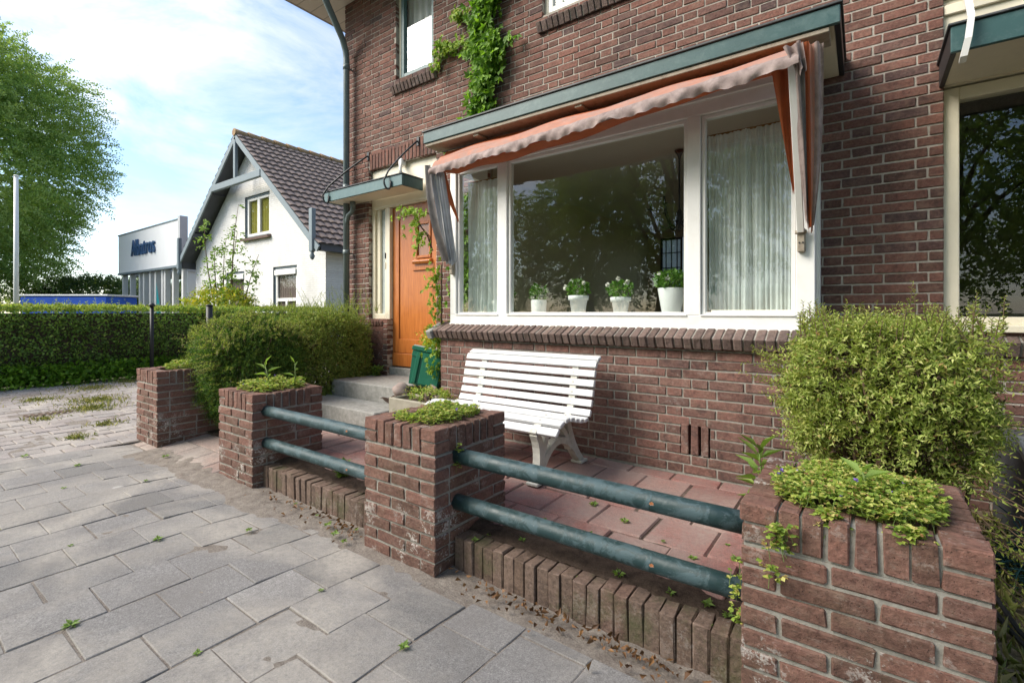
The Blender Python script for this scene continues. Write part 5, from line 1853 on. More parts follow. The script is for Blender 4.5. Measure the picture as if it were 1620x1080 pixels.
leaf_mesh('foliage', [V1, V2, V3], [M['L_hedge'], M['L_tip'], M['L_ivy']], hd, mids=np.concatenate([np.zeros(len(V1)), np.ones(len(V2)), np.full(len(V3), 2)]))
m = MB(); m.box(-12.35, -2.0, 0.0, -11.62, 7.6, 1.24); m.build('inner_twigs', M['bark'], hd)
pts, dr_, ln_ = [], [], []
for k in range(240):
    y = random.uniform(-1.5, 7.4)
    pts.append((-11.8 + random.uniform(-0.5, 0.45), y, 1.32)); dr_.append((random.gauss(0, 0.35), random.gauss(0, 0.35), 1)); ln_.append(random.uniform(0.08, 0.22) + (0.2 if random.random() < 0.1 else 0))
extra_shoots(hd, pts, dr_, ln_, 9, 0.05, 0.022, [M['L_tip'], M['stem']], droop=0.1)

for (x, y, h, lab) in ((-10.95, 3.40, 1.43, 'slim black fence post standing against the boundary hedge'), (-11.0, 4.42, 1.45, 'thicker black post with round cap behind the yew shrub')):
    t = thing('fence_post', lab, 'post', (x, y, 0), 'black posts by the boundary hedge')
    m = MB(); m.tube([(x, y, -0.02), (x, y, h - 0.06)], 0.032 if h < 1.44 else 0.06, 14); m.build('shaft', M['rubber'], t)
    m = MB(); m.lathe([(0.0, 0.07), (0.03, 0.06), (0.055, 0.03), (0.055, 0.0), (0.0, 0.0)] if h < 1.44 else [(0.0, 0.03), (0.068, 0.02), (0.068, 0.0), (0.0, 0.0)], (x, y, h - 0.06), 14); m.build('cap', M['black'], t)

# ivy climbing the facade and the bay corner
def fans(P, N_, L, spreadang=1.0, k=4, hang=0.4):
    """each leaf = k leaflets in a fan lying close to a wall with normal N_"""
    n = len(P)
    N_ = np.array(N_, float)
    d0 = _unit(np.stack([rng.normal(size=n), np.full(n, -0.25), rng.normal(size=n) * 0.7 - hang], 1) + N_ * rng.uniform(0.2, 0.9, (n, 1)))
    out = []
    s = _unit(np.cross(d0, N_[None] + rng.normal(size=(n, 3)) * 0.25))
    for i in range(k):
        a = (i - (k - 1) / 2) * spreadang / (k - 1) * 2
        d = d0 * math.cos(a) + s * math.sin(a)
        out.append(leaf_arrays(P, d, L * (1 - 0.25 * abs(a)), L * 0.42, fold=0.1, curl=0.2, up=np.repeat(N_[None], n, 0)))
    return out


def climber(label, nodes, dens, L, mat, nrm, wall, stems=True, hang=0.4):
    """nodes: (u, z, halfwidth) along the plant; wall: function (u, off, z) -> point"""
    c0 = wall(nodes[0][0], 0.0, nodes[0][1])
    t = thing('climbing_vine', label, 'climber', c0)
    pts = []
    for (a, b) in zip(nodes[:-1], nodes[1:]):
        n = int(dens * math.hypot(b[0] - a[0], b[1] - a[1]) * (a[2] + b[2]) / 0.3) + 2
        for _ in range(n):
            s = random.random()
            u = a[0] + (b[0] - a[0]) * s + random.gauss(0, 0.5) * (a[2] + (b[2] - a[2]) * s)
            z = a[1] + (b[1] - a[1]) * s + random.gauss(0, 0.03)
            pts.append(wall(u, abs(random.gauss(0.05, 0.045)) + 0.01, z))
    V = fans(np.array(pts), nrm, L, hang=hang)
    m = MB()
    for q in (-0.4, 0.0, 0.35):
        m.tube([wall(a[0] + q * a[2] * 0.5 + random.gauss(0, 0.01), 0.018, a[1]) for a in nodes], 0.006, 5, 1)
    leaf_mesh('foliage', V, [mat, M['twig']], t, extra=m)
    return t


facade = lambda u, off, z: (u, YF - off, z)
climber('bright green vine hanging down the facade onto the bay canopy roof',
        [(-3.05, 4.75, 0.22), (-3.12, 4.45, 0.20), (-3.22, 4.22, 0.10), (-3.12, 4.02, 0.24), (-3.08, 3.8, 0.20), (-3.16, 3.55, 0.12), (-3.20, 3.35, 0.16), (-3.25, 3.12, 0.17), (-3.28, 2.99, 0.18)], 480, 0.095, M['L_ivy'], (0, -1, 0), facade)
climber('loose light green vine shoots beside the upper window',
        [(-3.32, 4.08, 0.06), (-3.52, 4.12, 0.08), (-3.70, 4.14, 0.06), (-3.80, 4.25, 0.05), (-3.82, 4.05, 0.06), (-3.86, 3.95, 0.05)], 240, 0.07, M['L_ivylight'], (0, -1, 0), facade)
climber('short light green vine sprays high on the facade left of the main vine',
        [(-3.38, 4.45, 0.10), (-3.52, 4.42, 0.07), (-3.6, 4.5, 0.05)], 260, 0.07, M['L_ivylight'], (0, -1, 0), facade)
climber('tiny vine tips creeping along the top of the bay canopy',
        [(-3.35, 3.02, 0.08), (-3.6, 3.05, 0.06), (-3.75, 3.08, 0.04)], 150, 0.06, M['L_ivylight'], (0, -1, 0), facade)
corner = lambda u, off, z: (-3.33 - off * 0.6 + 0.3 * (u + 3.4), 3.45 - off + (-3.4 - u) * 0.5, z)
climber('yellow green vine climbing the corner between door and bay window',
        [(-3.36, 0.6, 0.05), (-3.35, 0.9, 0.05), (-3.34, 1.2, 0.045), (-3.34, 1.5, 0.05), (-3.36, 1.72, 0.05)], 420, 0.05, M['L_ivylight'], (-0.3, -1, 0), corner)
climber('dense green vine on the brick pier between the door and the bay',
        [(-3.50, 0.6, 0.16), (-3.46, 1.1, 0.15), (-3.44, 1.6, 0.15), (-3.44, 2.1, 0.14), (-3.45, 2.5, 0.10)], 330, 0.075, M['L_ivy'], (0, -1, 0), facade)
climber('vine spray reaching out in front of the orange door top',
        [(-3.44, 2.22, 0.07), (-3.56, 2.26, 0.06), (-3.68, 2.27, 0.035), (-3.60, 2.13, 0.04), (-3.48, 2.0, 0.06), (-3.44, 1.86, 0.07)], 240, 0.06, M['L_ivylight'], (-0.2, -1, 0.1), lambda u, off, z: (u, 3.42 - off * 2, z), hang=0.15)
yb = shrub('yellow_leaved_shrub', 'small golden yellow shrub behind the leaning mailbox', 'shrub', (-3.52, 3.62, 0.92), (0.17, 0.15, 0.16), 130, 7, 0.06, 0.034,
           [M['L_ivyyellow'], M['L_tip'], M['L_ivy']], (-3.5, 3.64, 0.42), ln=(0.05, 0.14), branch=6, seed=61, inner=0.3)
shrub('trough_plant', 'small mixed rockery plants filling the concrete trough', 'plant', (-3.22, 3.16, 0.47), (0.25, 0.10, 0.07), 150, 7, 0.025, 0.018,
      [M['L_cover'], M['L_weed'], M['L_ivy']], (-3.22, 3.16, 0.42), ln=(0.03, 0.09), branch=4, seed=62, inner=0.2, zmin=-0.2)


# ground cover growing on the pillars
def cover(label, x0, x1, y0, y1, z, n, L, seed, dome=0.05, hang_pts=(), flowers=0, lean=None):
    t = thing('ground_cover_plant', label, 'plant', ((x0 + x1) / 2, (y0 + y1) / 2, z), 'low plants growing on the pillars')
    r = np.random.default_rng(seed)
    xy = np.stack([r.uniform(x0, x1, n * 2), r.uniform(y0, y1, n * 2)], 1)
    P3 = np.concatenate([xy, np.zeros((len(xy), 1))], 1)
    nn = vnoise(P3, 11, seed)
    u, v = (xy[:, 0] - x0) / (x1 - x0) * 2 - 1, (xy[:, 1] - y0) / (y1 - y0) * 2 - 1
    keep = (nn > -0.30) & ((np.abs(u) ** 3 + np.abs(v) ** 3) < 1.05 + 0.25 * nn)
    P3, nn, u, v = P3[keep][:n], nn[keep][:n], u[keep][:n], v[keep][:n]
    P3[:, 2] = z + (dome * (1 - 0.6 * (u * u + v * v) / 2) + 0.028 * nn) * r.uniform(0.2, 1.25, len(P3))
    pts = [P3]
    for (hx, hy, hz0, hz1, k, nx_, ny_) in hang_pts:
        q = np.stack([hx + r.normal(size=k) * 0.018 + nx_ * 0.012, hy + r.normal(size=k) * 0.008 + ny_ * 0.018, r.uniform(hz1, hz0, k)], 1)
        pts.append(q)
    P3 = np.concatenate(pts)
    N3 = len(P3)
    A = rng.uniform(0, 6.28, N3)
    d0 = np.stack([np.cos(A), np.sin(A), rng.uniform(-0.25, 0.55, N3)], 1)
    side = np.stack([-np.sin(A), np.cos(A), rng.normal(size=N3) * 0.2], 1)
    upv = np.repeat(np.array([[0, 0, 1.0]]), N3, 0)
    sz = rng.uniform(0.6, 1.25, N3) * L
    V = [leaf_arrays(P3, d0 * math.cos(a) + side * math.sin(a), sz, sz * 0.78, fold=0.12, curl=0.12, up=upv, mid=0.6) for a in (-0.75, 0.0, 0.75)]
    m = MB()
    for k in range(N3 // 9):
        q = P3[rng.integers(N3)]
        m.tube([(q[0] + random.gauss(0, 0.01), q[1] + random.gauss(0, 0.01), q[2] - 0.04), tuple(q)], 0.0012, 3, 1, cap=False)
    k_ = max(20, n // 28)
    q = P3[rng.integers(0, len(pts[0]), k_)]
    dd = np.stack([rng.normal(size=k_) * 0.5, rng.normal(size=k_) * 0.5, np.ones(k_)], 1)
    V.append(shoots(q - np.array([0, 0, 0.01]), dd, rng.uniform(0.03, 0.09, k_), 9, 0.016, 0.008, droop=0.2))
    leaf_mesh('foliage', V, [M['L_cover'], M['stem']], t, extra=m)
    if flowers:
        for k in range(flowers):
            q = P3[rng.integers(len(pts[0]))] + np.array([0, 0, 0.02])
            d = sphere_dirs(6) + np.array([0, 0, 0.4])
            leaf_mesh('blossom', leaf_arrays(np.repeat(q[None], 6, 0), d, np.full(6, 0.009), np.full(6, 0.008)), M['violet'], t)
    return t


cover('thick bright cress cover with tiny flowers on the nearest pillar', -0.245, 0.20, 1.71, 2.23, 0.645, 2500, 0.017, 71, 0.055,
      hang_pts=((-0.20, 1.655, 0.62, 0.53, 60, 0, -1), (-0.215, 1.65, 0.50, 0.44, 18, 0, -1), (-0.312, 1.70, 0.45, 0.22, 50, -1, 0), (0.10, 1.70, 0.67, 0.63, 130, 0, -1), (-0.08, 1.70, 0.67, 0.62, 110, 0, -1)), flowers=9)
cover('flat mat of small green leaves on the middle pillar', -2.13, -1.74, 1.72, 2.16, 0.662, 1300, 0.017, 72, 0.055, hang_pts=((-1.655, 1.80, 0.60, 0.48, 30, 1, 0),), flowers=4)
cover('dense green mat on the pillar at the left end of the rails', -4.03, -3.63, 1.78, 2.22, 0.640, 1000, 0.020, 73, 0.065, flowers=5)
cover('yellow green tuft on the farthest sunlit pillar', -5.75, -5.40, 1.85, 2.20, 0.685, 500, 0.022, 74, 0.075)


def tall_weed(label, c, h, n, L, Wd, lean=(0, 0), mat=None, group=None, stalks=1):
    t = thing('tall_weed', label, 'weed', c, group)
    V = []
    m = MB()
    for s_ in range(stalks):
        lx, ly = lean[0] + random.gauss(0, 0.03 if stalks > 1 else 0), lean[1] + random.gauss(0, 0.03 if stalks > 1 else 0)
        top = np.array(c) + np.array([lx, ly, h * random.uniform(0.85, 1.0)])
        m.tube([c, tuple(np.array(c) * 0.5 + top * 0.5 + np.array([0.01, 0, 0])), tuple(top)], [0.006, 0.005, 0.003], 6, 1)
        tt = np.linspace(0.12, 1.0, n)
        P_ = np.array(c)[None] * (1 - tt[:, None]) + top[None] * tt[:, None]
        a = np.arange(n) * 2.4 + random.uniform(0, 6)
        d = np.stack([np.cos(a), np.sin(a), 0.35 + 1.2 * tt ** 3], 1)
        sz = L * (0.65 + 0.5 * np.sin(tt * 2.6)) * rng.uniform(0.85, 1.1, n)
        V.append(leaf_arrays(P_, d, sz, sz * Wd, fold=0.15, curl=0.30, up=np.repeat(np.array([[0, 0, 1.0]]), n, 0)))
    leaf_mesh('foliage', V, [mat or M['L_weed'], M['stem']], t, extra=m)
    return t


tall_weed('tall leafy weed with lance shaped leaves between bay wall and nearest pillar', (-0.47, 3.02, 0.15), 0.36, 24, 0.14, 0.26)
tall_weed('pale green sprig with long leaves on the pillar left of the rails', (-3.86, 1.99, 0.66), 0.19, 8, 0.10, 0.22, (-0.07, 0))
tall_weed('thin upright green sprig beside the long leaved one on a pillar', (-3.68, 2.10, 0.66), 0.19, 6, 0.09, 0.16, (0.01, 0))
tall_weed('small upright leafy sprig among the cress on the nearest pillar', (0.0, 1.90, 0.68), 0.07, 6, 0.075, 0.34, (0.0, 0))
tall_weed('purple flowering campanula clump behind the farther low kerb', (-2.85, 1.97, 0.13), 0.10, 12, 0.05, 0.6, (0, 0), stalks=8)
tall_weed('leafy green clump behind the farther kerb next to the middle pillar', (-2.42, 1.97, 0.13), 0.10, 12, 0.05, 0.5, (0, 0), stalks=7)
tall_weed('green weed tuft at the foot of the hedge beside the low entrance wall', (-4.82, 3.80, 0.46), 0.12, 10, 0.06, 0.5, (0, 0), stalks=7)

# weeds in the joints: one rosette, copied
wd = thing('joint_weed', 'small green weed rosette growing in a paving joint', 'weed', (-1.10, 2.15, 0.14), 'small weeds growing in the paving joints')
n = 16
a = np.arange(n) * 2.4
d = np.stack([np.cos(a), np.sin(a), rng.uniform(0.15, 0.9, n)], 1)
Pw = np.repeat(np.array([[-1.10, 2.15, 0.14]]), n, 0) + d * 0.006
sz = rng.uniform(0.022, 0.045, n)
leaf_mesh('rosette', leaf_arrays(Pw, d, sz, sz * 0.5, fold=0.15, curl=0.25, up=np.repeat(np.array([[0, 0, 1.0]]), n, 0)), M['L_weed'], wd)
spots = [(-1.02, 2.42, .145), (-0.78, 2.32, .143), (-0.62, 2.24, .142), (-0.52, 2.46, .145), (-0.46, 2.34, .144), (-0.90, 2.02, .14), (-0.36, 2.9, .15), (-1.38, 2.2, .14), (-1.25, 2.52, .146),
         (-0.48, 1.93, .135), (-0.40, 1.90, .135), (-0.62, 1.92, .135), (-0.84, 1.93, .135), (-1.35, 1.94, .135), (-1.52, 1.90, .13), (-1.55, 1.82, .125), (-0.98, 1.83, .12), (-0.45, 1.83, .12),
         (-2.30, 1.60, -.005), (-2.42, 1.62, -.005), (-2.55, 1.66, 0.0), (-2.72, 1.70, 0.0), (-3.0, 1.72, 0.0), (-2.36, 1.72, 0.0), (-1.32, 1.22, .002), (-1.0, 0.92, .002), (-1.95, 1.25, .002),
         (-3.0, 1.0, .003), (-2.75, 1.35, .003), (-3.3, 0.7, .003), (-2.62, 0.52, .003), (-3.5, 0.3, .003), (-2.1, 0.75, .003), (-4.35, 1.3, .003), (-4.9, 1.62, 0), (-4.7, 0.9, .003), (-5.1, 1.1, .003), (-4.0, 0.5, .003),
         (-5.9, 0.9, 0), (-6.4, 1.5, 0), (-6.2, 2.3, 0), (-6.7, 0.7, 0), (-7.3, 1.9, 0), (-7.0, 3.0, 0)]
for (x, y, z) in spots:
    if z < 0.01 and x > -5.76 and y < 1.5:
        x = -5.76 + round((x + 5.76) / 0.2915) * 0.2915
    dup(wd, (x, y, z), random.uniform(0, 6.28), random.uniform(0.3, 0.8))

# driveway grass tufts, litter, straw: nobody could count them
def grass(name, pts, L, mat, kind_label):
    P_ = np.array(pts)
    n = len(P_)
    d = np.stack([rng.normal(size=n) * 0.6, rng.normal(size=n) * 0.6, np.abs(rng.normal(size=n)) + 0.3], 1)
    o = leaf_mesh(name, leaf_arrays(P_, d, rng.uniform(0.5, 1.2, n) * L, np.full(n, L * 0.11), curl=0.5), mat)
    tag(o, kind_label, name.replace('_', ' '), kind='stuff')
    return o


pts = []
for (cx, cy, r_, k) in ((-8.9, 2.1, 0.5, 700), (-8.2, 1.9, 0.35, 600), (-9.6, 1.6, 0.35, 250), (-10.4, 2.4, 0.6, 500), (-6.4, 1.35, 0.14, 120), (-6.9, 1.7, 0.2, 160), (-9.4, 0.9, 0.3, 150), (-10.9, 1.0, 0.4, 500), (-10.9, 3.0, 0.3, 400), (-7.8, 1.35, 0.2, 120), (-10.2, 3.3, 0.5, 200), (-5.8, 0.6, 0.1, 60), (-6.1, 0.1, 0.12, 60)):
    for _ in range(k):
        a, q = random.uniform(0, 6.28), abs(random.gauss(0, 0.5)) * r_
        pts.append((cx + q * math.cos(a) * 1.2, cy + q * math.sin(a), -0.012))
grass('driveway_grass', pts, 0.05, M['L_grass'], 'yellowing grass tufts in the joints of the driveway pavers')
pts = [(random.uniform(0.28, 3.0), random.uniform(1.5, 3.8), 0.075 + random.uniform(-0.01, 0.02)) for _ in range(7000)]
grass('dry_grass', pts, 0.09, M['L_grass'], 'dry straw and grass on the soil right of the nearest pillar')
pts = []
for _ in range(260):
    x = random.choice([random.gauss(-2.75, 0.28), random.gauss(-2.4, 0.12), random.gauss(-1.25, 0.18), random.gauss(-0.95, 0.15), random.gauss(-0.62, 0.12), random.uniform(-3.4, -0.4)])
    pts.append((x, min(1.785, 1.74 - abs(random.gauss(0, 0.06))), 0.004 - max(0.0, (x + 3.0) * 0.004)))
P_ = np.array(pts)
d = np.stack([rng.normal(size=len(P_)), rng.normal(size=len(P_)), rng.normal(size=len(P_)) * 0.25 + 0.15], 1)
o_ = leaf_mesh('leaf_litter', leaf_arrays(P_, d, rng.uniform(0.012, 0.04, len(P_)), rng.uniform(0.008, 0.022, len(P_)), fold=0.3, curl=0.3), M['L_dry'])
tag(o_, 'brown dry leaves and debris gathered along the foot of the kerbs', 'leaf litter', kind='stuff')

# ------------------------------------------------------------------ trees
def tree(name, label, base, h, c, r, ncl, nlf, lL, lW, mat, trunk_r, spray=0.8, group=None, seed=1, bottom=-1.0, cat='tree', holes=0.25):
    t = thing(name, label, cat, base, group)
    c, r = np.array(c, float), np.array(r, float)
    d = sphere_dirs(ncl * 3)
    rad = rng.uniform(0.25, 1.0, (len(d), 1)) ** 0.45
    lump = 1 + 0.16 * vnoise(d * r, 0.55, seed)[:, None] + 0.10 * vnoise(d * r, 1.4, seed + 2)[:, None]
    P_ = d * rad * lump
    keep = (P_[:, 2] > bottom) & (vnoise(P_ * r, 0.8, seed + 5) > -1 + holes)
    P_ = (c + P_ * r)[keep][:ncl]
    D = d[keep][:ncl]
    out = D * np.array([1, 1, 0.3]) + rng.normal(size=D.shape) * 0.35 + np.array([0, 0, 0.05])
    n = len(P_)
    V = shoots(P_, out, rng.uniform(0.7, 1.3, n) * spray, nlf, lL, lW, droop=0.25, spread=0.9, taper=0.3)
    leaf_mesh('crown', V, mat, t)
    m = MB()
    b = np.array(base, float)
    top = np.array([c[0], c[1], c[2] + r[2] * 0.6])
    pth = [b * (1 - s) + top * s + np.array([0.12 * math.sin(s * 5 + seed), 0.12 * math.cos(s * 4), 0]) for s in np.linspace(0, 1, 9)]
    m.tube(pth, [trunk_r * (1.25 if i == 0 else 1 - 0.1 * i) for i in range(9)], 12)
    for i in range(18):
        s = random.uniform(0.2, 0.9)
        p0 = b * (1 - s) + top * s
        e = c + sphere_dirs(1)[0] * r * np.array([0.8, 0.8, 0.6])
        e[2] = max(e[2], p0[2] - 0.5)
        mid = p0 * 0.55 + e * 0.45 + np.array([0, 0, 0.4])
        m.tube([p0, mid, e], [trunk_r * 0.4 * (1.1 - s), trunk_r * 0.22 * (1.1 - s), 0.02], 6)
    m.build('trunk', M['bark'], t)
    return t


tree('broadleaf_tree', 'tall airy green tree at the left edge behind the flagpole', (-36.3, 2.3, 0), 15, (-36.3, 2.3, 8.6), (5.8, 6.3, 7.8), 9600, 20, 0.20, 0.09, M['L_tree'], 0.35, spray=1.1, seed=5, bottom=-0.86, holes=0.62)
tree('street_tree', 'unseen tall street tree behind the viewer, placed to shade the right side', (-4.0, -6.6, 0), 14, (-3.9, -6.6, 9.8), (3.4, 3.4, 4.0), 320, 14, 0.17, 0.10, M['L_street'], 0.26, seed=11, group='street trees mirrored in the window', bottom=-0.92, holes=0.2)  # unseen tree, positioned and thinned for the soft shade it casts
st2 = tree('street_tree', 'thick trunked street tree mirrored in the middle of the bay window', (-6.4, -12.5, 0), 12, (-6.4, -12.5, 7.0), (4.8, 3.5, 5.6), 3000, 14, 0.20, 0.11, M['L_street'], 0.33, seed=17, group='street trees mirrored in the window', holes=0.25)
dup(st2, (2.4, -13.5, 0), 1.3, 1.05, 'street tree mirrored at the right of the bay window')
dup(st2, (-15.5, -13.0, 0), 2.6, 0.62, 'low street tree mirrored at the left of the bay window')
dup(st2, (-11.9, -16.5, 0), 4.2, 0.82, 'half tall street tree mirrored at the left of the large pane')
dup(st2, (9.5, -10.0, 0), 0.4, 0.9, 'street tree mirrored in the right hand window')

# low shrubs far behind the trailer
fs = shrub('far_shrub', 'dark leafy shrub directly under the tall tree', 'shrub', (-36.0, 8.0, 1.6), (2.6, 2.4, 1.8), 2300, 8, 0.20, 0.10, [M['L_dark'], M['L_tip'], M['L_dark']], (-36, 8, 0), 'shrubs far behind the trailer', ln=(0.3, 0.8), lumps=0.2, lf=1.0, tipfrac=0.05, inner=0.1, power=2.4, seed=81, branch=6)
for (x, y, s, lab) in ((-40.0, 12.5, 1.05, 'round dark shrub behind the blue trailer'), (-44, 17, 1.15, 'pale green shrub left of the white shop'), (-46, 22, 1.0, 'shrub beside the wall of the white shop'), (-30.5, 1.5, 0.95, 'dark shrub at the far left under the tall tree'), (-27.5, 0.2, 0.8, 'leafy shrub at the left edge beyond the hedge'), (-52, 22, 1.3, 'tallest shrub on the horizon behind the trailer')):
    dup(fs, (x, y, 0), random.uniform(0, 6.28), s, lab)

# sapling and yellow shrub beyond the hedge
sp = thing('sapling', 'slender young tree with large drooping leaves in front of the white house', 'sapling', (-12.75, 5.55, 0))
V, m = [], MB()
cs = [((-12.75, 5.55), (-12.55, 5.7), 3.95), ((-12.85, 5.45), (-13.25, 5.2), 3.55), ((-12.7, 5.5), (-12.4, 5.6), 3.2), ((-12.8, 5.5), (-12.9, 5.3), 2.9), ((-12.7, 5.6), (-12.15, 6.0), 2.7), ((-12.75, 5.5), (-13.0, 5.6), 3.1)]
for (a, b, h) in cs:
    p0, p1 = np.array([*a, 0.0]), np.array([*b, h])
    pth = [p0 * (1 - s) + p1 * s + np.array([0.05 * math.sin(s * 6), 0.04 * math.cos(s * 5), 0]) for s in np.linspace(0, 1, 7)]
    m.tube(pth, [0.03, 0.026, 0.022, 0.018, 0.013, 0.009, 0.005], 6)
    for k in range(26):
        s = random.uniform(0.38, 1.0)
        q = p0 * (1 - s) + p1 * s
        aa = random.uniform(0, 6.28)
        V.append(shoots(q[None], np.array([[math.cos(aa), math.sin(aa), 0.35]]), random.uniform(0.15, 0.42) * (1.3 - 0.6 * s), 7, 0.13, 0.062, droop=0.5, spread=0.8))
m.build('stem', M['twig'], sp)
leaf_mesh('foliage', V, M['L_weed'], sp)
shrub('yellow_leaved_shrub', 'bright yellow green shrub at the foot of the sapling behind the hedge', 'shrub', (-12.8, 5.4, 1.35), (0.75, 0.75, 0.42), 420, 8, 0.10, 0.06, [M['L_ivyyellow'], M['L_tip'], M['L_ivy']], (-12.8, 5.4, 0.6), ln=(0.15, 0.35), lumps=0.2, lf=2, seed=91, inner=0.1, branch=5, power=2.4)

# ------------------------------------------------------------------ white gable house
gh = thing('white_house', 'whitewashed brick house with steep tiled roof and grey gable truss', 'house', (-16.95, 8.1, 0))
GX, GY, EZ, AZ, HW = -16.95, 8.1, 3.28, 7.22, 4.42
slope = (AZ - EZ) / 4.65
def zr(x): return AZ - abs(x - GX) * slope
m = MB()
x0, x1 = GX - HW, GX + HW
ho = [(-17.35, 3.80, -15.68, 5.24), (-15.46, 0.9, -14.05, 2.72), (-18.75, 0.9, -17.40, 2.70)]
xs = sorted({x0, x1, GX, *[h[0] for h in ho], *[h[2] for h in ho]})
for a, b in zip(xs[:-1], xs[1:]):
    mid = (a + b) / 2
    zs = [0.0]
    for h in sorted(ho, key=lambda q: q[1]):
        if h[0] < mid < h[2]:
            zs += [h[1], h[3]]
    for k in range(0, len(zs), 2):
        lo = zs[k]
        if k + 1 < len(zs):
            m.poly([(a, GY, lo), (b, GY, lo), (b, GY, zs[k + 1]), (a, GY, zs[k + 1])])
        else:
            m.poly([(a, GY, lo), (b, GY, lo), (b, GY, zr(b) - 0.22), (a, GY, zr(a) - 0.22)])
m.poly([(x1, GY, 0), (x1, 19, 0), (x1, 19, 3.2), (x1, GY, 3.2)])
m.poly([(x0, 19, 0), (x0, GY, 0), (x0, GY, 3.2), (x0, 19, 3.2)])
m.poly([(x1, 19, 0), (x0, 19, 0), (x0, 19, 3.2), (GX, 19, 7.0), (x1, 19, 3.2)])
for h in ho:
    m.poly([(h[0], GY, h[1]), (h[0], GY + 0.16, h[1]), (h[0], GY + 0.16, h[3]), (h[0], GY, h[3])], 1)
    m.poly([(h[2], GY, h[1]), (h[2], GY, h[3]), (h[2], GY + 0.16, h[3]), (h[2], GY + 0.16, h[1])], 1)
    m.poly([(h[0], GY, h[3]), (h[0], GY + 0.16, h[3]), (h[2], GY + 0.16, h[3]), (h[2], GY, h[3])], 1)
m.build('wall', [M['whitewall'], M['slateblue']], gh)


def gwin(x0, z0, x1, z1, panes, back, roller):
    f = MB()
    yy = GY + 0.05
    frame_rect(f, x0 + 0.005, z0, x1 - 0.005, z1 - 0.005, 0.06, yy, yy + 0.10, 1)
    frame_rect(f, x0 + 0.07, z0 + 0.065, x1 - 0.07, z1 - 0.07, 0.09, yy + 0.01, yy + 0.08, 0, bev=0.01)
    if panes == 2:
        xm = (x0 + x1) / 2
        f.box(xm - 0.09, yy + 0.005, z0 + 0.16, xm + 0.09, yy + 0.08, z1 - 0.161, 0, 0.01)
    if panes == 3:
        zm = z0 + (z1 - z0) * 0.42
        f.box(x0 + 0.161, yy + 0.005, zm - 0.05, x1 - 0.161, yy + 0.08, zm + 0.05, 0)
        f.box((x0 + x1) / 2 - 0.05, yy + 0.006, z0 + 0.155, (x0 + x1) / 2 + 0.05, yy + 0.08, zm - 0.051, 0)
    if roller:
        f.box(x0 + 0.07, yy - 0.06, z1 - 0.28, x1 - 0.07, yy - 0.001, z1 - 0.10, 0, 0.02)
    f.obox(((x0 + x1) / 2, GY - 0.03, z0 - 0.03), (XA, (0, math.cos(R(15)), math.sin(R(15))), (0, -math.sin(R(15)), math.cos(R(15)))), ((x1 - x0) / 2 + 0.1, 0.10, 0.04), 2)
    w = f.build('window', [M['white'], M['slateblue'], M['brownblind']], gh)
    g = MB(); g.poly([(x0 + 0.1, yy + 0.06, z0 + 0.1), (x1 - 0.1, yy + 0.06, z0 + 0.1), (x1 - 0.1, yy + 0.06, z1 - 0.1), (x0 + 0.1, yy + 0.06, z1 - 0.1)])
    g.build('pane', M['glass_far'], w)
    n = 60
    P_ = np.zeros((n, 2, 3)); s = np.linspace(x0 + 0.06, x1 - 0.06, n)
    P_[:, :, 0] = s[:, None]; P_[:, :, 1] = (yy + 0.085 + 0.012 * np.sin(s * 45))[:, None]; P_[:, 0, 2] = z0; P_[:, 1, 2] = z1
    c_ = MB(); c_.grid(P_); c_.build('blind', back, w)


gwin(-17.35, 3.80, -15.68, 5.24, 2, M['yellowblind'], False)
gwin(-15.46, 0.9, -14.05, 2.72, 3, M['brownblind'], True)
gwin(-18.75, 0.9, -17.40, 2.70, 1, M['brownblind'], True)

# tiled roof: wavy interlocking tiles
def roof_side(sgn):
    ncol, nrow, sub = 46, 20, 6
    y = np.linspace(7.58, 19.2, ncol * sub + 1)
    Ls = math.hypot(4.85, 4.85 * slope)
    rows = []
    for k in range(nrow):
        rows += [(k / nrow, 0.0), ((k + 0.97) / nrow, 0.045), ((k + 1.0) / nrow, 0.05)]
    rows = np.array(rows)
    P_ = np.zeros((len(y), len(rows), 3))
    wave = 0.035 * np.abs(np.sin((y - 7.58) / (19.2 - 7.58) * ncol * math.pi)) ** 0.7
    nx_, nz_ = sgn * slope / math.hypot(1, slope), 1 / math.hypot(1, slope)
    for j, (s, lift) in enumerate(rows):
        off = wave + lift
        P_[:, j, 0] = GX + sgn * 4.85 * s + nx_ * off
        P_[:, j, 1] = y
        P_[:, j, 2] = AZ + 0.02 - 4.85 * slope * s + nz_ * off
    mm = MB(); mm.grid(P_ if sgn < 0 else P_[:, ::-1], smooth=False)
    # underside
    mm.poly([(GX, 7.6, AZ - 0.08), (GX + sgn * 4.82, 7.6, AZ - 0.08 - 4.82 * slope), (GX + sgn * 4.82, 19.2, AZ - 0.08 - 4.82 * slope), (GX, 19.2, AZ - 0.08)], 1)
    return mm
for sgn in (1, -1):
    roof_side(sgn).build('roof', [M['rooftile'], M['soffitgrey']], gh)
m = MB()
for k in range(26):
    y = 7.55 + k * 0.45
    m.tube([(GX, y, AZ + 0.05), (GX, y + 0.44, AZ + 0.035)], [0.125, 0.105], 12)
m.build('ridge', M['ridge'], gh)
for sgn in (1, -1):
    m = MB()
    L_ = math.hypot(4.85, 4.85 * slope)
    u = Vector((sgn / math.hypot(1, slope), 0, -slope / math.hypot(1, slope)))
    nn = Vector((sgn * slope / math.hypot(1, slope), 0, 1 / math.hypot(1, slope)))
    c = Vector((GX, 7.60, AZ - 0.10)) + u * (L_ / 2)
    m.obox(c, (u, YA, nn), (L_ / 2, 0.025, 0.09), 0)
    m.build('bargeboard', M['slateblue'], gh)
m = MB()
m.box(GX - 0.07, 7.56, AZ - 1.48, GX + 0.07, 7.66, AZ - 0.2, 0, 0.01)
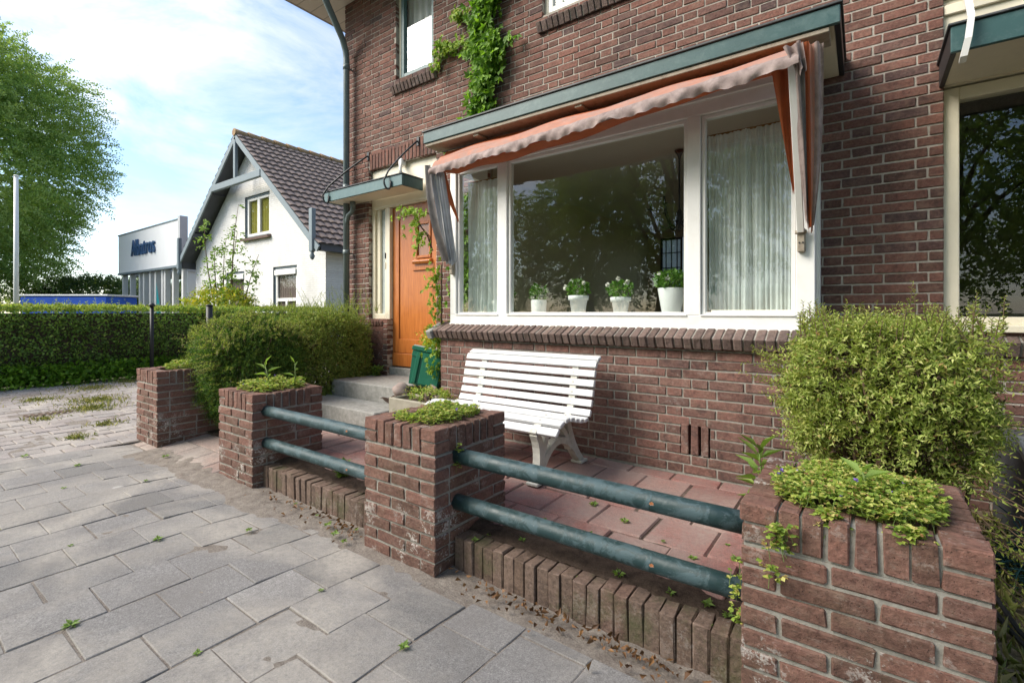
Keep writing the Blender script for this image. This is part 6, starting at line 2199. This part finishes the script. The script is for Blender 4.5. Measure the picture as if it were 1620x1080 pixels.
m.box(GX - 1.72, 7.55, AZ - 1.70, GX + 1.72, 7.67, AZ - 1.48, 0, 0.01)
m.build('gable_truss', M['slateblue'], gh)
for sgn in (1, -1):
    x = GX + sgn * 4.58
    m = MB()
    m.box(x - 0.08, 7.52, 2.95, x + 0.08, 7.64, 4.15, 0, 0.01)
    m.lathe([(0.0, -0.24), (0.05, -0.20), (0.075, -0.12), (0.04, -0.05), (0.06, 0.0)], (x, 7.58, 2.95), 10)
    m.build('pendant', M['slateblue'], gh)
    m = MB()
    m.box(GX + sgn * 4.72 - 0.1, 7.7, 2.98, GX + sgn * 4.72 + 0.1, 19.0, 3.22, 0)
    m.build('gutter', M['soffitgrey'], gh)
for zq in (1.25, 0.0):
    pass
for (ax_, az_) in ((-20.4, 4.15), (-18.95, 5.55)):
    m = MB(); m.box(ax_ - 0.12, 7.62, az_ - 0.08, ax_ + 0.12, GY, az_ + 0.08); m.build('purlin', M['soffitgrey'], gh)
m = MB(); m.box(x1 + 0.001, 9.3, 2.35, x1 + 0.04, 9.36, 2.95); m.build('wall_anchor', M['black'], gh)

# ------------------------------------------------------------------ the white shop with the blue lettering
ab = thing('shop_building', 'low white shop with corrugated fascia and blue lettering beyond the hedge', 'building', (-26.4, 8.2, 0))
m = MB()
lx, rx, fy = -30.3, -22.55, 8.0
m.box(lx, fy, 3.22, rx - 0.22, fy + 0.15, 5.08, 0)
m.box(lx, fy + 0.151, 3.22, lx + 0.15, 17.0, 5.08, 0)
m.box(rx - 0.219, fy - 0.04, 3.16, rx, fy + 0.25, 5.22, 1)
m.box(lx - 0.03, fy - 0.03, 5.081, rx - 0.22, fy + 0.2, 5.13, 2)
m.box(lx - 0.02, fy - 0.04, 3.12, rx - 0.22, fy + 0.3, 3.215, 2)
m.box(rx - 0.2, fy + 0.251, 2.95, rx - 0.02, 17.0, 3.25, 1)
m.box(rx - 0.16, fy + 0.252, 0.0, rx - 0.06, 17.0, 2.949, 0)
m.box(lx + 0.2, fy + 0.5, 3.05, rx - 0.25, 17.0, 3.2, 1)
m.build('fascia', [M['sheet'], M['galv'], M['slateblue']], ab)
m = MB()
cols_x = [-30.1, -29.0, -27.75, -27.2, -26.4, -25.75, -24.95, -24.65, -23.75, -22.75]
for k, x in enumerate(cols_x):
    m.box(x - 0.09, fy + 0.12, 0, x + 0.09, fy + 0.32, 3.12, 0)
m.build('column', M['white'], ab)
m = MB(); m.poly([(lx + 0.2, fy + 0.4, 0), (rx - 0.2, fy + 0.4, 0), (rx - 0.2, fy + 0.4, 3.1), (lx + 0.2, fy + 0.4, 3.1)]); m.build('shop_window', M['glass_far'], ab)
m = MB(); m.box(lx + 0.2, fy + 3.0, 0, rx - 0.2, fy + 3.1, 3.04); m.build('back_wall', M['roomwall'], ab)
m = MB(); m.poly([(-25.5, fy + 0.1, 0.9), (-24.9, fy + 0.1, 0.9), (-25.55, fy + 0.1, 2.6)]); m.poly([(-25.5, fy + 0.105, 0.9), (-25.55, fy + 0.105, 2.6), (-24.9, fy + 0.105, 0.9)]); m.build('banner', M['teal_banner'], ab)


def lettering(txt, x, y, z, size, ext, mat, sx, name, parent):
    cu = bpy.data.curves.new(name, 'FONT')
    cu.body = txt
    cu.size = size
    cu.extrude = ext
    cu.offset = 0.0
    cu.space_character = 1.12
    ob = bpy.data.objects.new(name, cu)
    COL.objects.link(ob)
    dg_ = bpy.context.evaluated_depsgraph_get()
    me = bpy.data.meshes.new_from_object(ob.evaluated_get(dg_))
    bpy.data.objects.remove(ob)
    me.materials.clear()
    me.materials.append(mat)
    me.transform(Matrix.Translation((x, y, z)) @ Matrix.Rotation(R(90), 4, 'X') @ Matrix.Diagonal((sx, 1, 1, 1)))
    me.transform(Matrix.Translation(-wloc(parent)))
    o = bpy.data.objects.new(name, me)
    COL.objects.link(o)
    o.parent = parent
    return o


lettering('Albatros', -28.25, fy - 0.05, 3.93, 1.10, 0.03, m_plain("blue letters", (0.035, 0.09, 0.20), 0.4, 0.1), 0.70, 'lettering', ab)

# flagpole and the tarpaulin trailer
m = MB(); m.tube([(-19.9, 2.87, 0), (-19.9, 2.87, 5.2)], [0.065, 0.05], 12)
m.lathe([(0, 0.06), (0.05, 0.04), (0.06, 0.0), (0, 0)], (-19.9, 2.87, 5.2), 12)
o_ = m.build('flagpole', M['white']); recentre(o_, (-19.9, 2.87, 0)); tag(o_, 'plain white flagpole rising beyond the left hedge', 'pole')
tl = thing('trailer', 'low trailer under a bright blue tarpaulin parked beyond the hedge', 'trailer', (-23.6, 5.1, 0))
d_ = Vector((3.0, 2.16, 0)).normalized(); n_ = Vector((-d_.y, d_.x, 0))
m = MB()
m.obox((-23.6, 5.1, 1.32), (d_, n_, Vector(ZA)), (1.6, 0.7, 0.52), 0, 0.06)
m.build('tarpaulin', M['blue'], tl)
m = MB(); m.obox((-23.6, 5.1, 1.87), (d_, n_, Vector(ZA)), (1.62, 0.72, 0.035), 0, 0.02); m.build('rim', M['galv'], tl)
m = MB(); m.obox((-23.6, 5.1, 0.68), (d_, n_, Vector(ZA)), (1.55, 0.66, 0.09), 0); m.build('chassis', M['black'], tl)
for sgn in (-1, 1):
    c = Vector((-23.6, 5.1, 0.33)) + n_ * (0.64 * sgn)
    m = MB(); m.tube([c - n_ * 0.1, c + n_ * 0.1], 0.33, 20); m.build('wheel', M['rubber'], tl)

# a distant roof on the horizon
dh = thing('distant_house', 'distant house showing a strip of orange roof on the horizon', 'house', (-66, 33, 0))
m = MB(); m.box(-74, 29, 0, -60, 37, 3.6); m.build('wall', M['brick_house'], dh)
m = MB(); a, b = (-74.3, 28.7, 3.61), (-59.7, 28.7, 3.61); c, d = (-59.7, 37.3, 3.61), (-74.3, 37.3, 3.61); e, f = (-74.3, 33, 6.6), (-59.7, 33, 6.6)
m.poly([a, b, f, e]); m.poly([c, d, e, f]); m.poly([d, a, e]); m.poly([b, c, f]); m.build('roof', m_plain("orange roof tiles", (0.36, 0.13, 0.07), 0.8, 0.4, 3), dh)
